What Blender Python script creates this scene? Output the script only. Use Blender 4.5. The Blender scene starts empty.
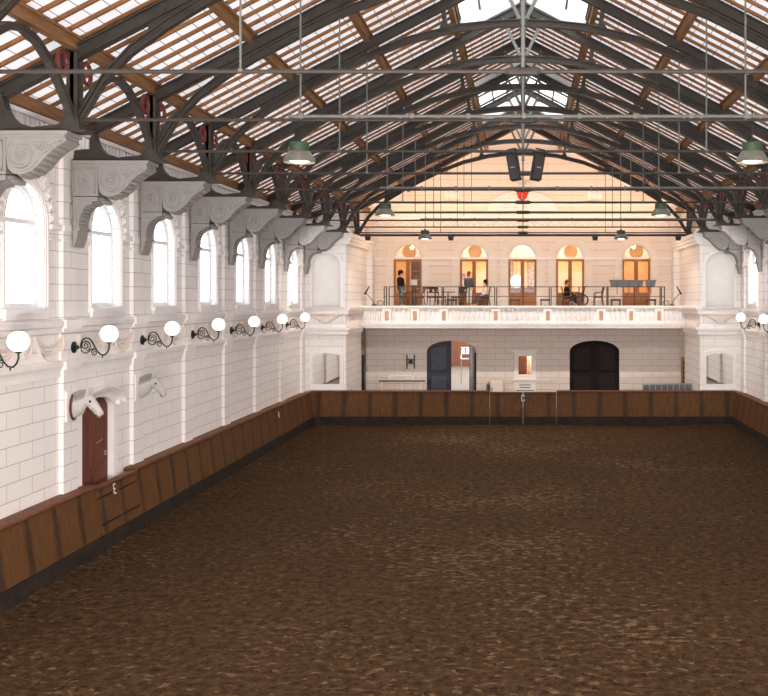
import bpy, bmesh, math, random
from mathutils import Vector, Matrix, noise
from mathutils.geometry import tessellate_polygon
random.seed(7)
PI = math.pi
sc = bpy.context.scene
COL = sc.collection

# ------------------------------------------------------------------ helpers
class MB:
    def __init__(s):
        s.v = []; s.f = []; s.mi = []; s.cur = 0
    def add(s, vs, fs):
        b = len(s.v)
        s.v += [tuple(p) for p in vs]
        for q in fs:
            s.f.append([i + b for i in q]); s.mi.append(s.cur)
        return s
    def box(s, x0, x1, y0, y1, z0, z1):
        vs = [(x, y, z) for x in (x0, x1) for y in (y0, y1) for z in (z0, z1)]
        return s.add(vs, [(0,1,3,2),(4,6,7,5),(0,4,5,1),(2,3,7,6),(0,2,6,4),(1,5,7,3)])
    def bar(s, a, b, w, h, up=(0,0,1)):
        a = Vector(a); b = Vector(b); d = (b - a).normalized(); up = Vector(up)
        sd = d.cross(up)
        if sd.length < 1e-4: sd = d.cross(Vector((0,1,0)))
        sd.normalize(); u = sd.cross(d)
        vs = [p + sd*(i*w/2) + u*(j*h/2) for p in (a, b) for i in (-1,1) for j in (-1,1)]
        return s.add(vs, [(0,1,3,2),(4,6,7,5),(0,4,5,1),(2,3,7,6),(0,2,6,4),(1,5,7,3)])
    def tube(s, pts, r, n=8, closed=False):
        pts = [Vector(p) for p in pts]; m = len(pts)
        rs = r if isinstance(r, (list, tuple)) else [r]*m
        up = None; rings = []
        for i, p in enumerate(pts):
            if closed: t = pts[(i+1) % m] - pts[i-1]
            else: t = pts[min(i+1, m-1)] - pts[max(i-1, 0)]
            t.normalize()
            if up is None:
                up = t.orthogonal()
            up = up - t*up.dot(t)
            if up.length < 1e-5: up = t.orthogonal()
            up.normalize(); sd = t.cross(up)
            rings.append([p + (up*math.cos(2*PI*k/n) + sd*math.sin(2*PI*k/n))*rs[i] for k in range(n)])
        vs = [q for rg in rings for q in rg]; fs = []
        for i in range(m if closed else m-1):
            j = (i+1) % m
            for k in range(n):
                fs.append((i*n+k, i*n+(k+1) % n, j*n+(k+1) % n, j*n+k))
        if not closed:
            fs.append(tuple(range(n-1, -1, -1))); fs.append(tuple((m-1)*n + k for k in range(n)))
        return s.add(vs, fs)
    def lathe(s, prof, n=24, o=(0,0,0), axis='Z', a0=0, a1=2*PI):
        o = Vector(o); full = abs(a1-a0-2*PI) < 1e-6; cols = n if full else n+1
        vs = []; fs = []; m = len(prof)
        for k in range(cols):
            a = a0 + (a1-a0)*k/n
            for (r, z) in prof:
                x, y = r*math.cos(a), r*math.sin(a)
                p = (x, y, z) if axis == 'Z' else ((z, x, y) if axis == 'X' else (x, z, y))
                vs.append(o + Vector(p))
        for k in range(n):
            k2 = (k+1) % cols
            for i in range(m-1):
                fs.append((k*m+i, k2*m+i, k2*m+i+1, k*m+i+1))
        return s.add(vs, fs)
    def ball(s, c, r, n=16, m=10, sc3=(1,1,1)):
        c = Vector(c); vs = []; fs = []
        for i in range(m+1):
            t = PI*i/m
            for k in range(n):
                a = 2*PI*k/n
                vs.append(c + Vector((r*math.sin(t)*math.cos(a)*sc3[0], r*math.sin(t)*math.sin(a)*sc3[1], r*math.cos(t)*sc3[2])))
        for i in range(m):
            for k in range(n):
                fs.append((i*n+k, i*n+(k+1) % n, (i+1)*n+(k+1) % n, (i+1)*n+k))
        return s.add(vs, fs)
    def sheet(s, outer, holes, fn, d=0.0):
        loops = [outer] + list(holes)
        flat = [p for l in loops for p in l]
        tris = tessellate_polygon([[Vector((p[0], p[1], 0)) for p in l] for l in loops])
        return s.add([fn(p[0], p[1], d) for p in flat], [tuple(t) for t in tris])
    def rim(s, loop, fn, d0, d1, closed=True):
        n = len(loop)
        vs = [fn(p[0], p[1], d0) for p in loop] + [fn(p[0], p[1], d1) for p in loop]
        fs = [(i, (i+1) % n, n+(i+1) % n, n+i) for i in range(n if closed else n-1)]
        return s.add(vs, fs)
    def prism(s, loop, fn, d0, d1, holes=()):
        s.sheet(loop, holes, fn, d0); s.sheet(loop, holes, fn, d1); s.rim(loop, fn, d0, d1)
        for h in holes: s.rim(h, fn, d0, d1)
        return s
    def build(s, name, mat, parent=None, smooth=False, kind=None, bevel=0, fix=True):
        me = bpy.data.meshes.new(name)
        me.from_pydata(s.v, [], s.f); me.validate()
        mats = mat if isinstance(mat, (list, tuple)) else [mat]
        for m in mats: me.materials.append(m)
        if len(mats) > 1 and len(me.polygons) == len(s.mi):
            me.polygons.foreach_set('material_index', s.mi)
        if fix:
            bm = bmesh.new(); bm.from_mesh(me)
            bmesh.ops.remove_doubles(bm, verts=bm.verts, dist=1e-5)
            bmesh.ops.recalc_face_normals(bm, faces=bm.faces)
            bm.to_mesh(me); bm.free()
        if smooth:
            me.polygons.foreach_set('use_smooth', [True]*len(me.polygons))
            try: me.set_sharp_from_angle(angle=math.radians(40))
            except Exception: pass
        o = bpy.data.objects.new(name, me); COL.objects.link(o)
        if parent is not None: o.parent = parent
        if kind: o['kind'] = kind
        if bevel:
            b = o.modifiers.new('bevel', 'BEVEL'); b.width = bevel; b.segments = 2; b.limit_method = 'ANGLE'
        return o

def tag(o, label, cat, group=None, kind=None):
    o['label'] = label; o['category'] = cat
    if group: o['group'] = group
    if kind: o['kind'] = kind
    return o
def thing(name, loc, label, cat, group=None, rz=0):
    o = bpy.data.objects.new(name, None); COL.objects.link(o)
    o.location = loc; o.rotation_euler = (0, 0, rz); o.empty_display_size = .2
    return tag(o, label, cat, group)
def structure(name, loc=(0,0,0)):
    o = bpy.data.objects.new(name, None); COL.objects.link(o); o.location = loc; o['kind'] = 'structure'
    return o
def dup(root, loc, rz, label, group=None, sx=1):
    r = root.copy(); COL.objects.link(r); r.location = loc; r.rotation_euler = (0, 0, rz); r['label'] = label
    if group: r['group'] = group
    for ch in list(root.children):
        c = ch.copy(); COL.objects.link(c); c.parent = r
        for g in list(ch.children):
            d = g.copy(); COL.objects.link(d); d.parent = c
    return r
def arc(cx, cy, r, a0, a1, n, ry=None):
    ry = r if ry is None else ry
    return [(cx + r*math.cos(a0+(a1-a0)*i/n), cy + ry*math.sin(a0+(a1-a0)*i/n)) for i in range(n+1)]
def arched(c, w, z0, zs, n=16, rise=None):
    """loop of an arched opening: centre c, width w, bottom z0, springing zs"""
    return [(c-w/2, z0), (c+w/2, z0)] + arc(c, zs, w/2, 0, PI, n, rise if rise else w/2)
def rect(x0, x1, z0, z1): return [(x0, z0), (x1, z0), (x1, z1), (x0, z1)]
XZ = lambda u, v, d: (u, d, v)

# ------------------------------------------------------------------ materials
def lin(c):
    return tuple(((x/255)/12.92 if x/255 <= .04045 else ((x/255+.055)/1.055)**2.4) for x in c) + (1,)
class NT:
    def __init__(s, name):
        s.m = bpy.data.materials.new(name); s.m.use_nodes = True; s.t = s.m.node_tree
        s.b = s.t.nodes['Principled BSDF']; s.out = s.t.nodes['Material Output']
    def n(s, typ, **kw):
        nd = s.t.nodes.new(typ)
        for k, v in kw.items():
            if k.startswith('i_'):
                key = k[2:]; nd.inputs[int(key) if key.isdigit() else key.replace('_', ' ')].default_value = v
            else: setattr(nd, k, v)
        return nd
    def l(s, a, b): s.t.links.new(a, b)
    def math(s, op, a, b=None):
        nd = s.n('ShaderNodeMath', operation=op)
        for i, q in enumerate((a, b)):
            if q is None: continue
            if isinstance(q, (int, float)): nd.inputs[i].default_value = q
            else: s.l(q, nd.inputs[i])
        return nd.outputs[0]
    def mix(s, fac, a, b, mode='MIX'):
        nd = s.n('ShaderNodeMix', data_type='RGBA', blend_type=mode)
        for i, q in ((0, fac), (6, a), (7, b)):
            if isinstance(q, (int, float, tuple)): nd.inputs[i].default_value = q
            else: s.l(q, nd.inputs[i])
        return nd.outputs[2]
    def ramp(s, fac, stops):
        nd = s.n('ShaderNodeValToRGB'); s.l(fac, nd.inputs[0]); e = nd.color_ramp.elements
        while len(e) < len(stops): e.new(.5)
        for el, (p, c) in zip(e, stops): el.position = p; el.color = c
        return nd.outputs[0]
    def noise(s, vec, scale, detail=4, rough=.55):
        nd = s.n('ShaderNodeTexNoise'); nd.inputs['Scale'].default_value = scale
        nd.inputs['Detail'].default_value = detail; nd.inputs['Roughness'].default_value = rough
        if vec is not None: s.l(vec, nd.inputs['Vector'])
        return nd.outputs[0]
    def bump(s, h, strength, dist=.02):
        nd = s.n('ShaderNodeBump'); nd.inputs['Strength'].default_value = strength; nd.inputs['Distance'].default_value = dist
        s.l(h, nd.inputs['Height']); s.l(nd.outputs[0], s.b.inputs['Normal'])
def wob(c, k): return tuple(min(1, x*k) for x in c[:3]) + (1,)
def plain(name, rgb, rough=.6, metal=0, var=.12, scale=6, bump=0):
    t = NT(name); c = lin(rgb); tc = t.n('ShaderNodeTexCoord')
    f = t.noise(tc.outputs['Object'], scale)
    t.l(t.ramp(f, [(.3, wob(c, 1-var)), (.7, wob(c, 1+var))]), t.b.inputs['Base Color'])
    t.b.inputs['Specular IOR Level'].default_value = .15 if rough >= .6 else .4
    t.b.inputs['Roughness'].default_value = rough; t.b.inputs['Metallic'].default_value = metal
    if bump: t.bump(t.noise(tc.outputs['Object'], scale*6), bump)
    return t.m
def emit(name, rgb, strength, base=None):
    t = NT(name); t.b.inputs['Base Color'].default_value = lin(base or rgb)
    t.b.inputs['Emission Color'].default_value = lin(rgb); t.b.inputs['Emission Strength'].default_value = strength
    return t.m
def uz(t):
    """(along-the-wall, height) coordinates in the world, whichever way the wall faces"""
    g = t.n('ShaderNodeNewGeometry'); p = t.n('ShaderNodeSeparateXYZ'); q = t.n('ShaderNodeSeparateXYZ')
    t.l(g.outputs['Position'], p.inputs[0]); t.l(g.outputs['True Normal'], q.inputs[0])
    k = t.math('GREATER_THAN', t.math('ABSOLUTE', q.outputs[0]), .6)
    m = t.n('ShaderNodeMix', data_type='FLOAT'); t.l(k, m.inputs[0]); t.l(p.outputs[0], m.inputs[2]); t.l(p.outputs[1], m.inputs[3])
    c = t.n('ShaderNodeCombineXYZ'); t.l(m.outputs[0], c.inputs[0]); t.l(p.outputs[2], c.inputs[1])
    return c.outputs[0], m.outputs[0], p.outputs[2], g.outputs['Position']
def masonry(name, rgb, joint, bw=1.05, rh=.36, mortar=.011, off=.5):
    t = NT(name); v, u, z, pos = uz(t); c = lin(rgb)
    b = t.n('ShaderNodeTexBrick'); b.offset = off
    t.l(v, b.inputs['Vector'])
    for k, x in (('Scale', 1), ('Mortar Size', mortar), ('Mortar Smooth', .25), ('Brick Width', bw), ('Row Height', rh), ('Bias', 0)): b.inputs[k].default_value = x
    b.inputs['Color1'].default_value = c; b.inputs['Color2'].default_value = wob(c, .975); b.inputs['Mortar'].default_value = lin(joint)
    n = t.noise(pos, .9, 5)
    col = t.mix(t.math('MULTIPLY', n, .14), b.outputs['Color'], lin((214, 192, 176)))
    t.l(col, t.b.inputs['Base Color']); t.b.inputs['Roughness'].default_value = .65
    t.bump(t.math('SUBTRACT', 1, b.outputs['Fac']), .3, .012)
    return t.m

M = {}
M['wall'] = masonry('painted_ashlar', (244, 241, 240), (192, 176, 168), mortar=.009)
M['wall_plain'] = plain('painted_plaster', (244, 241, 240), .65, 0, .03, 2)
M['end_wall'] = masonry('gable_ashlar', (240, 226, 214), (200, 165, 140), 2.6, .42, .009)
M['low_wall'] = masonry('lower_ashlar', (232, 222, 215), (176, 152, 138), .98, .32, .009)
M['end_plain'] = plain('gable_plaster', (240, 228, 217), .65, 0, .03, 2)
M['trim'] = plain('white_moulding', (244, 240, 238), .6, 0, .03, 3)
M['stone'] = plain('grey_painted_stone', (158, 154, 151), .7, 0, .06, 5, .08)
M['stone_light'] = plain('pale_relief', (232, 220, 212), .7, 0, .05, 5)
M['iron'] = plain('dark_painted_iron', (66, 61, 56), .5, .15, .15, 5, .05)
M['iron_light'] = plain('grey_green_iron', (116, 118, 112), .5, .15, .12, 5, .05)
M['red'] = plain('red_painted_ring', (112, 44, 42), .5, 0, .1)
M['white'] = plain('white_paint', (240, 240, 240), .5, 0, .02)
M['green'] = plain('green_enamel', (54, 78, 52), .4, .1, .15, 8)
M['dark_green'] = plain('dark_green_iron', (30, 44, 38), .4, .3, .15, 8)
M['shade'] = plain('grey_enamel_shade', (118, 116, 106), .4, .2, .15, 10)
M['horse'] = plain('horse_plaster', (188, 184, 182), .55, 0, .08, 8)
M['mane'] = plain('horse_mane', (150, 144, 140), .7, 0, .12, 14)
M['collar'] = plain('oxblood_collar', (92, 38, 36), .5)
M['black'] = plain('black_paint', (22, 22, 24), .45, .0, .15)
M['steel'] = plain('dark_steel', (50, 46, 46), .4, .5, .1)
M['alu'] = plain('dull_aluminium', (150, 150, 152), .45, .6, .1)
M['planter'] = plain('grey_planter', (112, 112, 114), .6, .1, .06)
M['box_white'] = plain('cream_box', (236, 228, 216), .5, 0, .03)
M['wood_chair'] = plain('dark_chair_wood', (66, 42, 32), .4, 0, .25, 12)
M['seat_pad'] = plain('grey_seat_pad', (120, 108, 100), .8, 0, .1, 20)
M['oak'] = plain('varnished_oak', (158, 98, 44), .4, 0, .2, 5)
M['door_dark'] = plain('black_brown_door', (30, 23, 23), .6, 0, .2, 4)
M['door_blue'] = plain('blue_black_door', (46, 48, 66), .5, 0, .2, 4)  # bluish gloss of the dark left leaf, put into its base colour
M['door_panel'] = plain('brown_black_boards', (48, 38, 37), .6, 0, .2, 4)
M['door_blue_panel'] = plain('slate_blue_boards', (70, 74, 94), .45, 0, .2, 4)  # same gloss painted paler on the leaf's boards
M['kick_strip'] = plain('black_kick_strip', (44, 36, 31), .75, 0, .35, 3, .2)
M['skin'] = plain('skin', (206, 150, 122), .5, 0, .04)
M['cloth_dark'] = plain('black_cloth', (32, 31, 34), .8)
M['cloth_grey'] = plain('grey_cloth', (92, 96, 104), .8)
M['cloth_white'] = plain('white_cloth', (226, 222, 216), .8)
M['denim'] = plain('pale_denim', (124, 152, 164), .8)
M['hair_dark'] = plain('black_hair', (26, 22, 22), .6)
M['hair_red'] = plain('auburn_hair', (140, 84, 50), .6)
M['globe'] = emit('opal_globe', (255, 244, 232), .55, (245, 242, 238))
M['bulb'] = emit('lamp_bulb', (255, 236, 205), 5.0)
M['spot'] = emit('floodlight_lens', (255, 224, 180), 6.0)
M['letter'] = plain('white_letter', (226, 220, 214), .6)
M['emblem_red'] = plain('red_shield', (206, 52, 30), .5)
M['room'] = plain('ochre_room', (222, 182, 134), .7, 0, .08, 1)
M['picture'] = plain('grey_picture', (150, 142, 134), .6, 0, .5, 9)
M['concrete'] = plain('worn_concrete', (150, 134, 120), .8, 0, .15, 1.2)
M['lit_ground'] = plain('sandy_yard', (120, 106, 93), .8, 0, .1, 2)
M['brick_brown'] = plain('brown_brick', (120, 78, 58), .8, 0, .15, 3)

def glass(name, tint=(1,1,1,1), gl=.08):
    t = NT(name); a = t.n('ShaderNodeBsdfTransparent'); a.inputs[0].default_value = tint
    g = t.n('ShaderNodeBsdfGlossy'); g.inputs['Roughness'].default_value = .03
    m = t.n('ShaderNodeMixShader'); m.inputs[0].default_value = gl
    t.l(a.outputs[0], m.inputs[1]); t.l(g.outputs[0], m.inputs[2]); t.l(m.outputs[0], t.out.inputs[0])
    return t.m
M['glass'] = glass('window_glass')
def mirror():
    t = NT('mirror_glass'); t.b.inputs['Metallic'].default_value = 1; t.b.inputs['Roughness'].default_value = .02
    t.b.inputs['Base Color'].default_value = (.86, .86, .84, 1); return t.m
M['mirror'] = mirror()

def roof_panel():
    t = NT('translucent_roof_boards'); g = t.n('ShaderNodeNewGeometry'); p = t.n('ShaderNodeSeparateXYZ'); t.l(g.outputs['Position'], p.inputs[0])
    fx = t.math('FRACT', t.math('MULTIPLY', t.math('ABSOLUTE', p.outputs[0]), 1/.34))
    ln = t.math('LESS_THAN', fx, .06)
    n = t.noise(g.outputs['Position'], .8, 4)
    c0 = t.ramp(n, [(.3, lin((222, 216, 216))), (.7, lin((240, 236, 236)))])
    col = t.mix(ln, c0, lin((150, 138, 132)))
    d = t.n('ShaderNodeBsdfDiffuse'); tr = t.n('ShaderNodeBsdfTranslucent')
    t.l(col, d.inputs[0]); t.l(col, tr.inputs[0])
    m = t.n('ShaderNodeMixShader'); m.inputs[0].default_value = ROOF_T
    t.l(d.outputs[0], m.inputs[1]); t.l(tr.outputs[0], m.inputs[2]); t.l(m.outputs[0], t.out.inputs[0])
    return t.m
ROOF_T = .19  # translucency added so daylight through the boards fills the hall evenly
M['roof'] = roof_panel()
def timber(name, rgb, scale=(1,1,12)):
    t = NT(name); tc = t.n('ShaderNodeTexCoord'); mp = t.n('ShaderNodeMapping'); mp.inputs['Scale'].default_value = scale
    t.l(tc.outputs['Object'], mp.inputs[0]); c = lin(rgb)
    t.l(t.ramp(t.noise(mp.outputs[0], 2.5, 6), [(.3, wob(c, .7)), (.7, wob(c, 1.25))]), t.b.inputs['Base Color'])
    t.b.inputs['Roughness'].default_value = .6; t.b.inputs['Specular IOR Level'].default_value = .2; return t.m
M['rafter'] = timber('rafter_timber', (138, 96, 62), (1, 8, 1))
M['purlin'] = timber('purlin_timber', (146, 108, 74), (6, .6, 6))
M['rail'] = timber('rail_timber', (112, 70, 46), (2, 2, 6))
M['door_brown'] = timber('brown_door_timber', (108, 64, 52), (6, 6, .8))
def kickwood():
    t = NT('kickboard_timber'); v, u, z, pos = uz(t)
    f = t.math('FRACT', t.math('DIVIDE', u, 1.18))
    band = t.math('ABSOLUTE', t.math('SUBTRACT', f, .5))           # .5 at a joint
    nz = t.noise(pos, 1.6, 5)
    st = t.ramp(t.math('ADD', band, t.math('MULTIPLY', t.math('SUBTRACT', nz, .5), .18)), [(.36, (0,0,0,1)), (.47, (1,1,1,1))])
    mp = t.n('ShaderNodeMapping'); mp.inputs['Scale'].default_value = (9, 9, .7); t.l(pos, mp.inputs[0])
    g = t.ramp(t.noise(mp.outputs[0], 2, 6), [(.25, lin((72, 46, 22))), (.75, lin((122, 80, 38)))])
    big = t.noise(pos, .35, 3)
    g = t.mix(t.math('MULTIPLY', big, .55), g, lin((72, 53, 38)))
    col = t.mix(t.math('MULTIPLY', st, .75), g, lin((46, 36, 29)))
    t.l(col, t.b.inputs['Base Color']); t.b.inputs['Roughness'].default_value = .65; t.b.inputs['Specular IOR Level'].default_value = .2
    fb = t.math('FRACT', t.math('MULTIPLY', u, 1/.147))
    t.bump(t.math('GREATER_THAN', fb, .07), .35, .01); return t.m
M['kick'] = kickwood()
def sand():
    t = NT('arena_sand'); g = t.n('ShaderNodeNewGeometry'); pos = g.outputs['Position']
    a = t.noise(pos, .16, 4, .6); b = t.noise(pos, 5.5, 8, .72); c = t.noise(pos, 26, 4, .65); w = t.noise(pos, .9, 5, .6)
    col = t.ramp(b, [(.36, lin((40, 29, 19))), (.5, lin((77, 57, 38))), (.64, lin((102, 78, 55)))])
    col = t.mix(t.math('MULTIPLY', w, .4), col, lin((64, 48, 34)))
    mp = t.n('ShaderNodeMapping'); mp.inputs['Scale'].default_value = (2.2, 3.4, 1); mp.inputs['Rotation'].default_value = (0, 0, .3); t.l(pos, mp.inputs[0])
    d = t.noise(mp.outputs[0], 2.0, 5, .62)
    px = t.n('ShaderNodeSeparateXYZ'); t.l(pos, px.inputs[0])
    # trodden, dried-out track down the middle of the arena
    mid = t.math('SUBTRACT', 1, t.math('MULTIPLY', t.math('ABSOLUTE', t.math('ADD', px.outputs[0], .3)), .16))
    fac = t.math('ADD', t.math('ADD', t.math('MULTIPLY', d, .75), t.math('MULTIPLY', a, .34)), t.math('MULTIPLY', t.math('MAXIMUM', mid, 0), .05))
    dry = t.ramp(fac, [(.632, (0,0,0,1)), (.685, (.8,.8,.8,1))])
    col = t.mix(dry, col, lin((134, 108, 82)))
    hole = t.ramp(t.noise(pos, 7.5, 3, .6), [(.33, (.8,.8,.8,1)), (.41, (0,0,0,1))])
    col = t.mix(hole, col, lin((34, 25, 18)))
    col = t.mix(t.math('MULTIPLY', c, .35), col, lin((46, 34, 24)))
    t.l(col, t.b.inputs['Base Color']); t.b.inputs['Roughness'].default_value = .95; t.b.inputs['Specular IOR Level'].default_value = .05
    h = t.math('ADD', t.math('MULTIPLY', b, 1), t.math('MULTIPLY', c, .4))
    t.bump(h, 1.0, .06); return t.m
M['sand'] = sand()

# ------------------------------------------------------------------ dimensions (metres, camera at the origin in plan, hall along +Y)
WX = 10.1; PX = 10.0; YF = 47.4; YB = 54.5; PIN = 8.22; YBAL = 51.6
Y0 = -3.0
PITCH = .52; RIDGE = 14.72
L = lambda x: RIDGE - PITCH*abs(x)
YT = [18.8 + 4*k for k in range(-1, 9)]
WIN = [20.7 + 4*k for k in range(-3, 7)]

# ------------------------------------------------------------------ floor
nx, ny = 150, 330
mb = MB(); vs = []; fs = []
for j in range(ny+1):
    for i in range(nx+1):
        x = -9.95 + 19.9*i/nx; y = Y0 + (47.2-Y0)*j/ny
        h = .035*noise.fractal(Vector((x*1.3, y*1.3, 0)), 1.0, 2.0, 4) + .03*noise.noise(Vector((x*.25, y*.25, 3)))
        e = max(0, 1-(9.75-abs(x))/.7) if abs(x) < 9.75 else 1
        vs.append((x, y, h + .08*e*e))
for j in range(ny):
    for i in range(nx):
        a = j*(nx+1)+i; fs.append((a, a+1, a+nx+2, a+nx+1))
mb.add(vs, fs); mb.build('floor', M['sand'], smooth=True, kind='structure', fix=False)
mb = MB(); mb.box(-9.0, 9.0, 47.25, YB+.1, -.2, 0); mb.build('floor_recess', M['concrete'], kind='structure')

# ------------------------------------------------------------------ side walls
def side_map(sg): return lambda u, v, d: (sg*(WX - d), u, v)
DOOR = dict(c=24.15, w=1.85, z0=0.0, zs=3.2, rise=.3)
for side, sg in (('left', -1), ('right', 1)):
    fn = side_map(sg)
    mb = MB()
    holes = [arched(c, 1.62, 5.6, 7.36) for c in WIN]
    if sg < 0: holes.append(arched(DOOR['c'], DOOR['w'], .02, DOOR['zs'], 12, DOOR['rise']))
    mb.sheet(rect(Y0, YB, -.1, L(WX)+.25), holes, fn)
    for h in holes: mb.rim(h, fn, 0, -.3)
    wall = mb.build('wall_'+side, M['wall'], kind='structure')
    # cornices
    def run(name, prof, mat, y0=Y0, y1=YF):
        m = MB(); n = len(prof)
        m.add([fn(y, z, d) for y in (y0, y1) for (d, z) in prof], [(i, (i+1) % n, n+(i+1) % n, n+i) for i in range(n)] + [tuple(range(n)), tuple(range(2*n-1, n-1, -1))])
        return m.build(name, mat, wall)
    run('sill_cornice', [(0,5.08),(.07,5.08),(.08,5.16),(.13,5.2),(.14,5.3),(.1,5.34),(0,5.38)], M['trim'])
    run('lower_cornice', [(0,4.1),(.05,4.1),(.06,4.2),(.08,4.28),(.12,4.34),(.13,4.42),(.08,4.45),(0,4.47)], M['trim'])
    run('crown_cornice', [(0,8.95),(.1,8.95),(.12,9.1),(.28,9.12),(.28,9.36),(.48,9.38),(.5,9.46),(0,9.5)], M['trim'])
    m = MB(); y = 8.0
    while y < YF:
        m.add(*(lambda q: (q.v, q.f))(MB().box(min(sg*(WX-.28), sg*(WX-.46)), max(sg*(WX-.28), sg*(WX-.46)), y, y+.1, 9.13, 9.35))); y += .2
    m.build('dentil_row', M['trim'], wall)
    # eaves beam of timber
    m = MB(); m.bar((sg*9.85, Y0, 9.66), (sg*9.85, YB, 9.66), .28, .26); m.build('eaves_beam', M['purlin'], wall)
    for k, y in enumerate(YT[:-1]):
        m = MB()
        m.box(*sorted((sg*WX, sg*PX)), y-.6, y+.1, 0, 4.12); m.box(*sorted((sg*WX, sg*(PX+.05))), y-.6, y+.1, 4.4, 5.1); m.box(*sorted((sg*WX, sg*PX)), y-.6, y+.1, 5.36, 8.95)
        m.build('pilaster', M['wall'], wall)
        m = MB(); c0 = y-.63; c1 = y+.13
        for (z0, z1, d) in ((5.16,5.35,.19), (5.08,5.16,.13), (4.26,4.44,.18), (4.12,4.26,.12), (7.28,7.4,.14), (7.05,7.1,.12)):
            m.box(*sorted((sg*(WX-.02), sg*(WX-d))), c0, c1, z0, z1)
        m.build('pilaster_band', M['trim'], wall)
    for c in WIN:
        # string course of the arch springing, between window and pilaster
        m = MB()
        for a, b in ((c-1.5, c-1.0), (c+1.0, c+1.5)):
            m.box(*sorted((sg*(WX-.01), sg*(WX-.09))), a, b, 7.28, 7.4); m.box(*sorted((sg*(WX-.01), sg*(WX-.06))), a, b, 7.05, 7.1)
        m.build('springing_band', M['trim'], wall)
        # fluted shell voussoirs round the arch
        m = MB(); nv = 13
        for i in range(nv):
            a = PI*(i+.5)/nv; da = PI/nv*.42
            lp = [(c+r*math.cos(t), 7.4+r*math.sin(t)) for r, t in ((1.0, a-da), (1.22, a-da), (1.32, a-da*.5), (1.35, a), (1.32, a+da*.5), (1.22, a+da), (1.0, a+da))]
            m.prism(lp, fn, 0, .06)
            lp2 = [(c+r*math.cos(t), 7.4+r*math.sin(t)) for r, t in ((1.02, a-da*.5), (1.2, a-da*.5), (1.28, a), (1.2, a+da*.5), (1.02, a+da*.5))]
            m.prism(lp2, fn, .06, .1)
        m.build('shell_voussoir', M['trim'], wall)
        # frieze relief
        m = MB()
        for q in (-1, 1):
            for s2 in range(3):
                pts = [fn(c+q*.95 + .62*t, 4.98 - (.1+.09*s2)*(1-t*t)*1.9, .03) for t in [i/8-1 for i in range(17)]]
                m.tube(pts, .035, 6)
            m.tube([fn(c+q*1.58, 5.0, .03), fn(c+q*1.6, 4.8, .04), fn(c+q*1.56, 4.56, .02)], [.05, .05, .02], 6)
        m.lathe([(0,.05),(.12,.05),(.16,.03),(.2,.05),(.24,.0)], 16, fn(c, 4.8, 0), 'X') if sg < 0 else None
        m.build('festoon', M['stone_light'], wall, smooth=True)

m = MB(); m.sheet([(-10.5, -.1), (10.5, -.1), (10.5, L(10.5)+.3), (0, RIDGE+.3), (-10.5, L(10.5)+.3)], [rect(-9.5, 9.5, .2, 8.8)], lambda u, v, d: (u, Y0, v))
m.build('wall_near', M['wall_plain'], kind='structure')  # unseen end wall added to cut the daylight, with an opening left in it

# ------------------------------------------------------------------ windows of the side walls
def make_window(i, sg, c):
    fn = side_map(sg); w = structure('window_%d' % i)
    m = MB()
    o = arched(c, 1.62, 5.6, 7.36); n = arched(c, 1.44, 5.67, 7.36)
    m.prism(o, fn, -.29, -.17, [n]); 
    m.prism(arched(c, 1.46, 5.66, 7.36), fn, -.27, -.2, [arched(c, 1.36, 5.71, 7.36)])
    for z in (7.34,): m.box(*sorted((sg*(WX+.26), sg*(WX+.15))), c-.68, c+.68, z, z+.1)
    for y in (-.02,): m.box(*sorted((sg*(WX+.25), sg*(WX+.19))), c-.02, c+.02, 5.7, 7.36)
    m.build('window_frame', M['white'], w)
    m = MB(); m.sheet(arched(c, 1.42, 5.68, 7.36), [], fn, -.185); m.build('pane', M['glass'], w)
    m = MB()
    def band(ra, rb, d0, d1):
        m.prism([(c+ra, 5.62)] + arc(c, 7.36, ra, 0, PI, 20) + [(c-ra, 5.62), (c-rb, 5.62)] + arc(c, 7.36, rb, PI, 0, 20) + [(c+rb, 5.62)], fn, d0, d1)
    band(.84, .98, 0, .025); band(.9, .95, .025, .045)
    m.build('arch_moulding', M['trim'], w)
    m = MB(); m.box(*sorted((sg*(WX+.1), sg*(WX-.12))), c-1.0, c+1.0, 5.5, 5.6); m.box(*sorted((sg*WX, sg*(WX-.06))), c-.9, c+.9, 5.38, 5.5)
    m.build('sill', M['trim'], w)
i = 1
for c in WIN: make_window(i, -1, c); i += 1
for c in WIN: make_window(i, 1, c); i += 1
NW = i

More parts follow.
